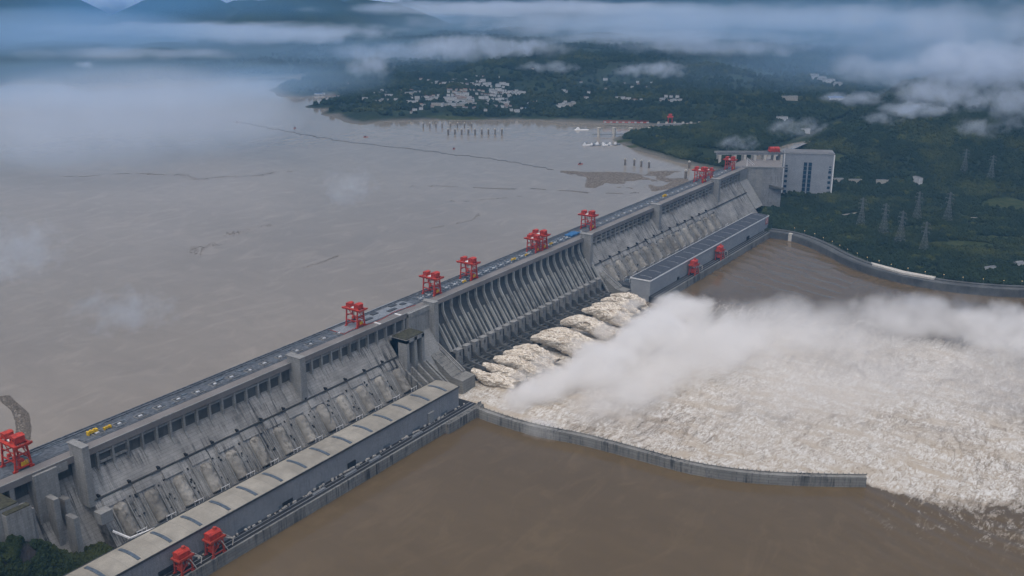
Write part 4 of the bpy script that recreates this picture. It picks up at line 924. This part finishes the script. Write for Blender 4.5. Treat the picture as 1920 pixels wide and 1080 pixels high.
# ------------------------------------------------------------------ woods
m, t, b = mat("tree_foliage", 0.9, 0.1); FOL = m
o_ = coords(t, kind="Object"); gp = N(t, "ShaderNodeNewGeometry"); mp = N(t, "ShaderNodeMapping"); t.links.new(gp.outputs["Position"], mp.inputs[0])
c = mix(t, remap(t, noise(t, mp.outputs[0], 0.008, 4), 0.4, 0.62), (0.014,0.027,0.016), (0.030,0.046,0.018))
oi = N(t, "ShaderNodeObjectInfo"); c = mix(t, oi.outputs["Random"], c, (0.020,0.032,0.014))
c = mix(t, remap(t, noise(t, mp.outputs[0], 0.9, 3), 0.35, 0.65, 0, .6), c, (0.010,0.018,0.010))
c = mix(t, remap(t, noise(t, mp.outputs[0], 0.02, 2), 0.62, 0.7, 0, .6), c, (0.075,0.085,0.02))
c = mix(t, remap(t, noise(t, mp.outputs[0], 0.0045, 5, 0.65), 0.52, 0.66, 0, .75), c, (0.058,0.068,0.022))
t.links.new(c, b.inputs["Base Color"])
import bmesh
def crown_mesh(seed, tall=1.0):
    bm = bmesh.new(); bmesh.ops.create_icosphere(bm, subdivisions=3, radius=1.0); r_ = random.Random(seed)
    for v in bm.verts:
        p = v.co; k_ = 1+0.55*(vnoise(np.array([p.x*2.1+seed*7]), np.array([p.y*2.1+p.z*1.7]), seed)[0]-.5)+0.45*(r_.random()-.5)
        v.co = Vector((p.x*k_, p.y*k_, max(-0.45, p.z*k_*tall)+0.35))
    me = bpy.data.meshes.new("crown"); bm.to_mesh(me); bm.free(); me.materials.append(FOL); return me
def scatter(name, P, s, meshes, label):
    """one mass of far-off tree crowns, instanced on points"""
    me = bpy.data.meshes.new(name); me.vertices.add(len(P)); me.vertices.foreach_set("co", P.astype(np.float32).ravel())
    a = me.attributes.new("sz", 'FLOAT', 'POINT'); a.data.foreach_set("value", s.astype(np.float32))
    o = bpy.data.objects.new(name, me); COL.objects.link(o)
    ng = bpy.data.node_groups.new(name, 'GeometryNodeTree'); ng.interface.new_socket("Geometry", in_out='INPUT', socket_type='NodeSocketGeometry'); ng.interface.new_socket("Geometry", in_out='OUTPUT', socket_type='NodeSocketGeometry')
    gi = ng.nodes.new("NodeGroupInput"); go = ng.nodes.new("NodeGroupOutput"); ip = ng.nodes.new("GeometryNodeInstanceOnPoints")
    jn = ng.nodes.new("GeometryNodeGeometryToInstance")
    for mm in reversed(meshes):
        ob = bpy.data.objects.new("crown_source", mm); oi = ng.nodes.new("GeometryNodeObjectInfo"); oi.inputs[0].default_value = ob
        ng.links.new(oi.outputs["Geometry"], jn.inputs[0])
    at = ng.nodes.new("GeometryNodeInputNamedAttribute"); at.data_type = 'FLOAT'; at.inputs[0].default_value = "sz"
    rv = ng.nodes.new("FunctionNodeRandomValue"); rv.data_type = 'FLOAT_VECTOR'; rv.inputs[0].default_value = (0,0,0); rv.inputs[1].default_value = (0.25,0.25,6.28)
    ng.links.new(gi.outputs[0], ip.inputs["Points"]); ng.links.new(jn.outputs[0], ip.inputs["Instance"]); ip.inputs["Pick Instance"].default_value = True
    ng.links.new(rv.outputs[0], ip.inputs["Rotation"]); ng.links.new(at.outputs[0], ip.inputs["Scale"]); ng.links.new(ip.outputs[0], go.inputs[0])
    md = o.modifiers.new("scatter", 'NODES'); md.node_group = ng; me.materials.append(FOL)
    tag(o, label, 'trees', kind='stuff'); return o
ROADP = [(1330,-230),(1407,-271),(1435,-347),(1471,-429),(1502,-510),(1571,-624),(1660,-760)]
def near_house(x, y):
    road = np.min([np.hypot(x-(ax+(bx-ax)*s_), y-(ay+(by-ay)*s_)) for (ax, ay), (bx, by) in zip(ROADP[:-1], ROADP[1:]) for s_ in np.linspace(0, 1, 12)], axis=0)
    d = np.full(x.shape, 1e9)
    for k__, hx, hy in TOWN+[(0,1774,-321),(0,1700,-120),(0,1722,-165),(0,1752,-233),(0,2685,202),(0,2560,330),(0,3223,424),(0,3180,380),(0,3102,318)]: d = np.minimum(d, np.minimum(np.hypot(x-hx, y-hy), np.hypot(x-hx+22, y-hy+15)))
    return (d > 13) & (road > 9) & (lawn(x, y) < 0.38)
CM = [crown_mesh(i, 1.0+0.25*(i % 3)) for i in range(4)]
cu, cv = np.array([0.788,0.533]), np.array([0.560,-0.828])
def inview(x, y):
    dx, dy = x+1152.7, y+939.1; f = dx*cu[0]+dy*cu[1]; r_ = dx*cv[0]+dy*cv[1]; return np.abs(r_) < f*0.78
def woods(name, n, box, smin, smax, label, cond):
    x = rng.uniform(box[0], box[1], n); y = rng.uniform(box[2], box[3], n)
    k_ = inview(x, y); x, y = x[k_], y[k_]
    z = height(x, y); e = 6.0
    gx = (height(x+e, y)-z)/e; gy = (height(x, y+e)-z)/e
    k_ = cond(x, y, z, np.hypot(gx, gy)); x, y, z = x[k_], y[k_], z[k_]
    s = rng.uniform(smin, smax, len(x)); return scatter(name, np.stack([x, y, z+s*0.1], 1), s, CM, label)
def c_low(x, y, z, g): return (z > 70) & (z < 400) & (sdist(x, y, BANK) > 33) & (y < 30) & ((fbm(x, y, 90, 3, 91) > 0.40) | (rng.random(len(x)) < .22)) & ~((x > 1290) & (x < 1440) & (y > -100)) & ~((np.abs((x-1485)*.41-(y+37)*.91-64) < 74) & (np.abs((x-1485)*.91+(y+37)*.41-29) < 38)) & ~((x > 1500) & (x < 1640) & (g > .25) & (y < -60)) & near_house(x, y)
woods("riverside_woods", 95000, (905, 2400, -1500, 30), 1.8, 6.0, 'dark green woods on the far bank right of the ship lift', c_low)
def c_up(x, y, z, g): return (z > 171) & (y > 30) & (sdist(x, y, SHORE) > 22) & (fbm(x, y, 130, 3, 92) > 0.40)
woods("peninsula_woods", 24000, (1295, 2000, 30, 620), 3.0, 6.5, 'woods on the peninsula behind the dam end', c_up)
woods("hillside_woods", 70000, (1500, 4600, -1200, 3200), 3.5, 10.0, 'hazy woods covering the hills around and above the town', lambda x, y, z, g: (z > 172) & (np.where(y > 30, sdist(x, y, SHORE), 99) > 40) & ((fbm(x, y, 160, 3, 93) > 0.43) | (rng.random(len(x)) < .15)) & near_house(x, y))
x = rng.uniform(-790, -605, 6000); y = rng.uniform(-94, -40, 6000); k_ = (sdist(x, y, NEARL) > 3) & (fbm(x, y, 16, 3, 94) > .36) & ~((x > -770) & (x < -680) & (y > -53))
x, y = x[k_], y[k_]; s = rng.uniform(1.6, 4.2, len(x)); scatter("bank_shrubs", np.stack([x, y, height(x, y)], 1), s, CM, 'dense green shrubs beside the foot of the dam in the bottom left corner')
ap = MB(); ap.bar((-690,-62,104),(-676,-58,107),0.6).bar((-676,-58,107),(-662,-70,102),0.6)
tag(ap.build("white_handrail", WHITE), 'white railing winding through the shrubs in the bottom left corner', 'railing')

rd = MB(); _L = []
for (ax, ay), (bx, by) in zip(ROADP[:-1], ROADP[1:]):
    for s_ in np.linspace(0, 1, 10, endpoint=False): _L.append((ax+(bx-ax)*s_, ay+(by-ay)*s_))
for (ax, ay), (bx, by) in zip(_L[:-1], _L[1:]):
    dx, dy = bx-ax, by-ay; l_ = math.hypot(dx, dy); nx_, ny_ = -dy/l_*4, dx/l_*4; za, zb = gz(ax, ay)+1.0, gz(bx, by)+1.0
    rd.add([(ax+nx_,ay+ny_,za),(ax-nx_,ay-ny_,za),(bx-nx_,by-ny_,zb),(bx+nx_,by+ny_,zb)], [(0,1,2,3)])
tag(rd.build("access_road", C_WALL), 'thin pale road through the woods behind the pylons', 'road', kind='structure')
# ------------------------------------------------------------------ water jets
m, t, b = mat("muddy_foam", 0.75, 0.3); JET = m
o_ = coords(t, (0.12,0.05,0.14)); n1 = noise(t, o_, 1.0, 8, 0.72, 1.5); n2 = noise(t, coords(t, (0.32,0.10,0.32)), 1.0, 6, 0.66, 1.8)
c = mix(t, remap(t, n1, 0.38, 0.6), (0.21,0.16,0.11), (0.55,0.48,0.38)); c = mix(t, remap(t, n2, 0.45, 0.58, 0, .95), c, (0.78,0.74,0.66))
t.links.new(c, b.inputs["Base Color"]); bump(t, b, n2, 0.7, 1.5)
def jet(x0, L, hw, top, drift, lab):
    """a thick curved sheet of muddy water thrown from an outlet, closed all round"""
    nu, nv = 150, 96; u = np.linspace(0, 1, nu)[:, None]; th = (2*math.pi*np.arange(nv)/nv)[None, :]
    w = hw*(0.55+0.6*np.minimum(u/0.35, 1)**0.8)*(1-0.35*u**3); hh = hw*(0.40+0.5*np.sin(np.clip(u/0.55, 0, 1)*math.pi*0.5))*(1-0.2*u**3)
    cz = 87 + (top-92)*np.sin(np.clip(u/0.36, 0, 1)*math.pi*0.5) - (top-78)*np.clip((u-0.3)/0.7, 0, 1)**1.7
    y = -82 - L*u + 0*th; sq = lambda v_: np.sign(v_)*np.abs(v_)**0.85
    X_ = x0 + drift*u + w*sq(np.cos(th)); Z_ = cz + hh*sq(np.sin(th))
    rid = lambda s_, sd_, k_: 1-np.abs(2*fbm(X_*1.0+0.5*Z_, y*k_+Z_*0.7+x0*3, s_, 4, sd_, 0.6)-1)
    d = ((rid(13, 51, .32)-.62)*6.5 + (rid(5.5, 52, .28)-.62)*3.8 + (rid(2.4, 54, .35)-.62)*2.2)*(0.35+0.9*np.minimum(u/0.5, 1))
    Z2 = Z_ + d*np.sin(th); X2 = X_ + d*np.cos(th)*0.8; Y2 = y - (fbm(X_*1.2, Z_*1.2+x0, 9, 4, 53)-.5)*30*u
    co = np.stack([X2, Y2, Z2], -1).reshape(-1, 3); mb = MB(); i = np.arange(nu*nv).reshape(nu, nv); j = np.roll(i, -1, axis=1)
    fs = np.stack([i[:-1], j[:-1], j[1:], i[1:]], -1).reshape(-1, 4)
    mb.v = [tuple(p) for p in co.tolist()]; mb.f = [tuple(f) for f in fs.tolist()] + [tuple(range(nv)), tuple(range((nu-1)*nv, nu*nv))[::-1]]
    o = mb.build("water_jet", JET, smooth=True); tag(o, lab, 'water jet', 'muddy water jets bursting from the outlets'); return o
JETS = [(8,70,8,84,10,'flattened white jet hugging the near end wall of the spillway'),(36,74,7,90,8,'small foamy jet, second from the near end wall'),(66,80,8,93,10,'muddy jet in the near cluster, third from the near end wall'),
 (94,88,8,95,8,'long muddy jet sliding into the spray, fourth from the near end wall'),(122,74,8,94,10,'muddy jet farthest from us in the near cluster'),
 (176,92,10.5,98,12,'big round muddy jet just right of the near cluster'),(202,98,9.5,98,12,'long muddy jet right beside the big round one'),(270,96,10.5,99,12,'lone high muddy jet with dark gaps on both sides'),
 (342,90,10,97,12,'wide muddy jet, nearest of the far cluster'),(378,72,8,95,8,'muddy jet second in the far cluster'),(412,68,8,95,8,'muddy jet third in the far cluster'),(448,72,8,95,8,'muddy jet at the far end of the spillway')]
for j in JETS: jet(*j)
# ------------------------------------------------------------------ spray, low cloud and haze (all real volumes in the scene)
def vol_mat(name, rad, dens, nscale, lo, hi, col=(0.95,0.96,0.98), detail=4, flat=0.0, stretch=(1,1,1), fw=0.5):
    m = bpy.data.materials.new(name); m.use_nodes = True; t = m.node_tree; t.nodes.clear()
    out = N(t, "ShaderNodeOutputMaterial"); pv = N(t, "ShaderNodeVolumePrincipled"); t.links.new(pv.outputs[0], out.inputs["Volume"])
    pv.inputs["Color"].default_value = tuple(col)+(1,); pv.inputs["Anisotropy"].default_value = 0.0
    tc = N(t, "ShaderNodeTexCoord")
    ln = N(t, "ShaderNodeVectorMath", operation='LENGTH'); t.links.new(tc.outputs["Object"], ln.inputs[0])
    mp = N(t, "ShaderNodeMapping"); mp.inputs["Scale"].default_value = tuple(r/nscale*s for r, s in zip(rad, stretch)); mp.inputs["Location"].default_value = (rad[0]*.013+len(name), dens*991, rad[1]*.007)
    t.links.new(tc.outputs["Object"], mp.inputs[0]); n = noise(t, mp.outputs[0], 1.0, detail, 0.6, 0.35)
    fall = remap(t, ln.outputs["Value"], 1.0, 0.35)           # 0 at the skin, 1 in the heart
    fh = N(t, "ShaderNodeMath", operation='MULTIPLY'); t.links.new(fall, fh.inputs[0]); fh.inputs[1].default_value = fw
    a = N(t, "ShaderNodeMath", operation='MULTIPLY_ADD'); t.links.new(remap(t, n, 0.32, 0.68), a.inputs[0]); a.inputs[1].default_value = 0.75; t.links.new(fh.outputs[0], a.inputs[2])
    d = remap(t, a.outputs[0], lo, hi, 0.0, dens); e = N(t, "ShaderNodeMath", operation='MULTIPLY'); t.links.new(d, e.inputs[0])
    t.links.new(remap(t, ln.outputs["Value"], 1.0, 0.82), e.inputs[1])
    t.links.new(e.outputs[0], pv.inputs["Density"]); return m
def cloud(name, loc, rad, rz, dens, nscale, lo, hi, label, cat, col=(0.95,0.96,0.98), grp=None, detail=5, stretch=(1,1,1), fw=0.5):
    bm = bmesh.new(); bmesh.ops.create_icosphere(bm, subdivisions=3, radius=1.0); me = bpy.data.meshes.new(name); bm.to_mesh(me); bm.free()
    o = bpy.data.objects.new(name, me); COL.objects.link(o); o.location = loc; o.scale = rad; o.rotation_euler[2] = R(rz)
    me.materials.append(vol_mat(name+"_volume", rad, dens, nscale, lo, hi, col, detail, stretch=stretch, fw=fw)); tag(o, label, cat, grp, kind='stuff'); return o
SC = (0.985,0.98,0.97)
SPRAY = [((30,-206,84),(78,46,28),0,.055),((130,-236,90),(115,58,38),0,.055),((275,-252,95),(135,66,46),0,.052),((405,-240,94),(115,62,42),0,.042),
 ((110,-318,86),(150,74,30),0,.016),((280,-350,98),(190,100,46),0,.015),((420,-400,102),(180,120,48),0,.010),((300,-520,90),(240,190,34),0,.004),
 ((470,-520,100),(150,150,42),0,.007),((600,-600,104),(120,140,36),0,.014),((610,-780,106),(150,170,42),0,.020),((400,-720,92),(260,200,34),0,.005),((-24,-192,78),(52,36,24),0,.04),((36,-146,82),(30,22,12),0,.03),((96,-150,86),(44,26,14),0,.03),((190,-162,88),(42,26,15),0,.035),((272,-164,89),(34,24,15),0,.035),((348,-158,88),(30,24,14),0,.035),((420,-142,88),(52,22,14),0,.035),((230,-200,84),(240,34,16),0,.012),((-88,-262,76),(26,52,20),0,.03),((60,-310,80),(130,84,26),0,.010),((250,-480,84),(420,330,26),0,.0032)]
for i, (l, r_, rz, d) in enumerate(SPRAY):
    cloud("spray", l, r_, rz, d, 42 if d > .01 else 95, 0.55, 1.12, 'white spray cloud drifting over the foaming water below the outlets', 'spray', SC, 'spray over the basin', detail=6, fw=0.85)
YW = -56.0
CC = (0.78,0.87,1.0)
MISTS = [((4810,3092,193),(5526,1700,191),0.0008,(0.48,0.72,1.0)),((2242,3536,231),(1532,900,164),0.0006,(0.48,0.72,1.0)),((3973,652,324),(1631,1000,210),0.0007,(0.48,0.72,1.0)),((2841,2269,224),(1052,700,105),0.0007,(0.48,0.72,1.0)),((1126,2388,261),(1090,600,77),0.0015,(0.48,0.72,1.0)),((2129,4481,280),(1120,900,176),0.0016,(0.48,0.72,1.0)),((1666,1957,247),(410,400,61),0.0007,(0.48,0.72,1.0)),((2684,3936,433),(1920,700,102),0.0008,(0.22,0.56,1.0)),((3025,683,224),(1018,600,90),0.0008,(0.48,0.72,1.0)),((3044,-59,286),(615,600,143),0.0008,(0.48,0.72,1.0))]
CL = [((2784,5149,189),(889,900,88),0.0035200000000000006,420,0.56,1.05,(1,1,2)),((2891,3360,291),(766,500,50),0.006600000000000001,260,0.56,1.05,(1,1,1.6)),((2948,2494,236),(465,400,60),0.0048400000000000006,300,0.56,1.05,(1,1,1.4)),((2136,2021,263),(140,180,76),0.0099,110,0.56,1.05,(1,1,1)),((2671,1821,311),(508,320,72),0.0088,190,0.56,1.05,(1,1,1.2)),((4032,1712,359),(1532,800,100),0.0033000000000000004,300,0.56,1.05,(0.7,1,2)),((5487,4953,274),(2236,900,71),0.0030800000000000003,500,0.56,1.05,(0.7,1,2)),((3281,918,311),(629,300,53),0.00495,260,0.56,1.05,(1,1,1.6)),((2046,1058,314),(146,110,27),0.0099,90,0.56,1.05,(1,1,1.4)),((2164,697,317),(170,130,37),0.011000000000000001,95,0.56,1.05,(1,1,1.4)),((3578,-36,396),(746,500,192),0.00297,300,0.56,1.05,(1,1,1.6)),((2388,-223,274),(243,200,66),0.0099,130,0.56,1.05,(1,1,1.3)),((2175,-462,289),(142,180,71),0.0099,130,0.56,1.05,(1,1,1.3)),((2731,41,307),(272,260,66),0.0061600000000000005,200,0.56,1.05,(1,1,1.3)),((1412,-89,279),(102,70,32),0.01,50,0.56,1.05,(1,1,1.2)),((1365,47,232),(76,60,25),0.01,40,0.56,1.05,(1,1,1)),((1540,-267,300),(68,60,21),0.011,42,0.56,1.05,(1,1,1)),((1404,-525,316),(76,70,29),0.011,50,0.56,1.05,(1,1,1)),((1621,-573,303),(39,50,23),0.01,45,0.56,1.05,(1,1,1)),((4244,2552,407),(1631,600,52),0.0061600000000000005,380,0.5,0.95,(0.6,1,2)),((1846,3208,275),(643,300,34),0.0048400000000000006,300,0.5,1.0,(0.6,1,2)),((3012,3935,296),(1326,500,50),0.0061600000000000005,300,0.48,0.95,(0.6,1,2)),((4130,848,413),(903,500,82),0.0026400000000000004,300,0.5,0.9,(0.6,1,1.6)),((3438,1261,331),(851,300,41),0.005280000000000001,240,0.5,0.95,(0.6,1,1.6)),((2722,-299,345),(313,300,92),0.0088,200,0.48,0.9,(1,1,1.3)),((2228,5,257),(121,120,27),0.0099,90,0.5,0.95,(0.8,1,1.3)),((2125,-220,252),(130,120,29),0.0121,90,0.5,0.95,(0.8,1,1.3)),((-420,383,305),(81,80,58),0.0075,55,0.56,1.05,(1,1,1)),((-413,160,260),(85,70,35),0.0085,48,0.56,1.05,(1,1,1.2)),((219,364,282),(70,80,44),0.0065,55,0.56,1.05,(1,1,1)),((543,1483,288),(521,560,137),0.0022,520,0.15,1.05,(1,1,1.2)),((1073,2795,179),(410,400,61),0.0024200000000000003,420,0.56,1.05,(1,1,1.4)),((1464,3015,263),(67,60,20),0.013200000000000002,60,0.56,1.05,(1,1,1.3)),((4314,6908,329),(407,500,99),0.066,300,0.45,0.9,(1,1,1.4)),((4724,5775,392),(393,400,61),0.030800000000000004,300,0.45,0.9,(1,1,1.4)),((3887,7549,347),(271,400,63),0.026400000000000003,300,0.45,0.9,(1,1,1.4)),((5643,4966,372),(271,400,45),0.026400000000000003,300,0.45,0.9,(1,1,1.4)),((491,-662,178),(101,60,21),0.004,60,0.56,1.05,(1,1,1))]
for l, r_, d, mc in MISTS:
    cloud("valley_mist", l, r_, YW, d, 1400, 0.2, 1.1, 'broad blue morning mist lying over the distant valley', 'mist', mc, 'broad mist banks', detail=2, stretch=(1,1,2))
for i, (l, r_, dens, ns, lo, hi, st) in enumerate(CL):
    cloud("low_cloud", l, r_, YW, dens, ns*0.62, lo, hi, 'pale low cloud hanging among the far hills', 'cloud', CC, 'low clouds over the valley', stretch=(st[0],1,1+(st[2]-1)*0.4), detail=7, fw=0.42)
# haze: one closed box of even, thin, bluish air
HB = MB(); HB.box(-9500, 24500, -9500, 24500, 38, 1060); hz = HB.build("haze", C_DARK); hz.data.materials.clear()
hm = bpy.data.materials.new("haze_air"); hm.use_nodes = True; t = hm.node_tree; t.nodes.clear()
out = N(t, "ShaderNodeOutputMaterial"); pv = N(t, "ShaderNodeVolumePrincipled"); t.links.new(pv.outputs[0], out.inputs["Volume"])
pv.inputs["Color"].default_value = (0.22,0.56,1.0,1); pv.inputs["Density"].default_value = 0.000045; pv.inputs["Anisotropy"].default_value = 0.1
hz.data.materials.append(hm); tag(hz, 'thin bluish morning haze over the whole valley', 'haze', kind='stuff')
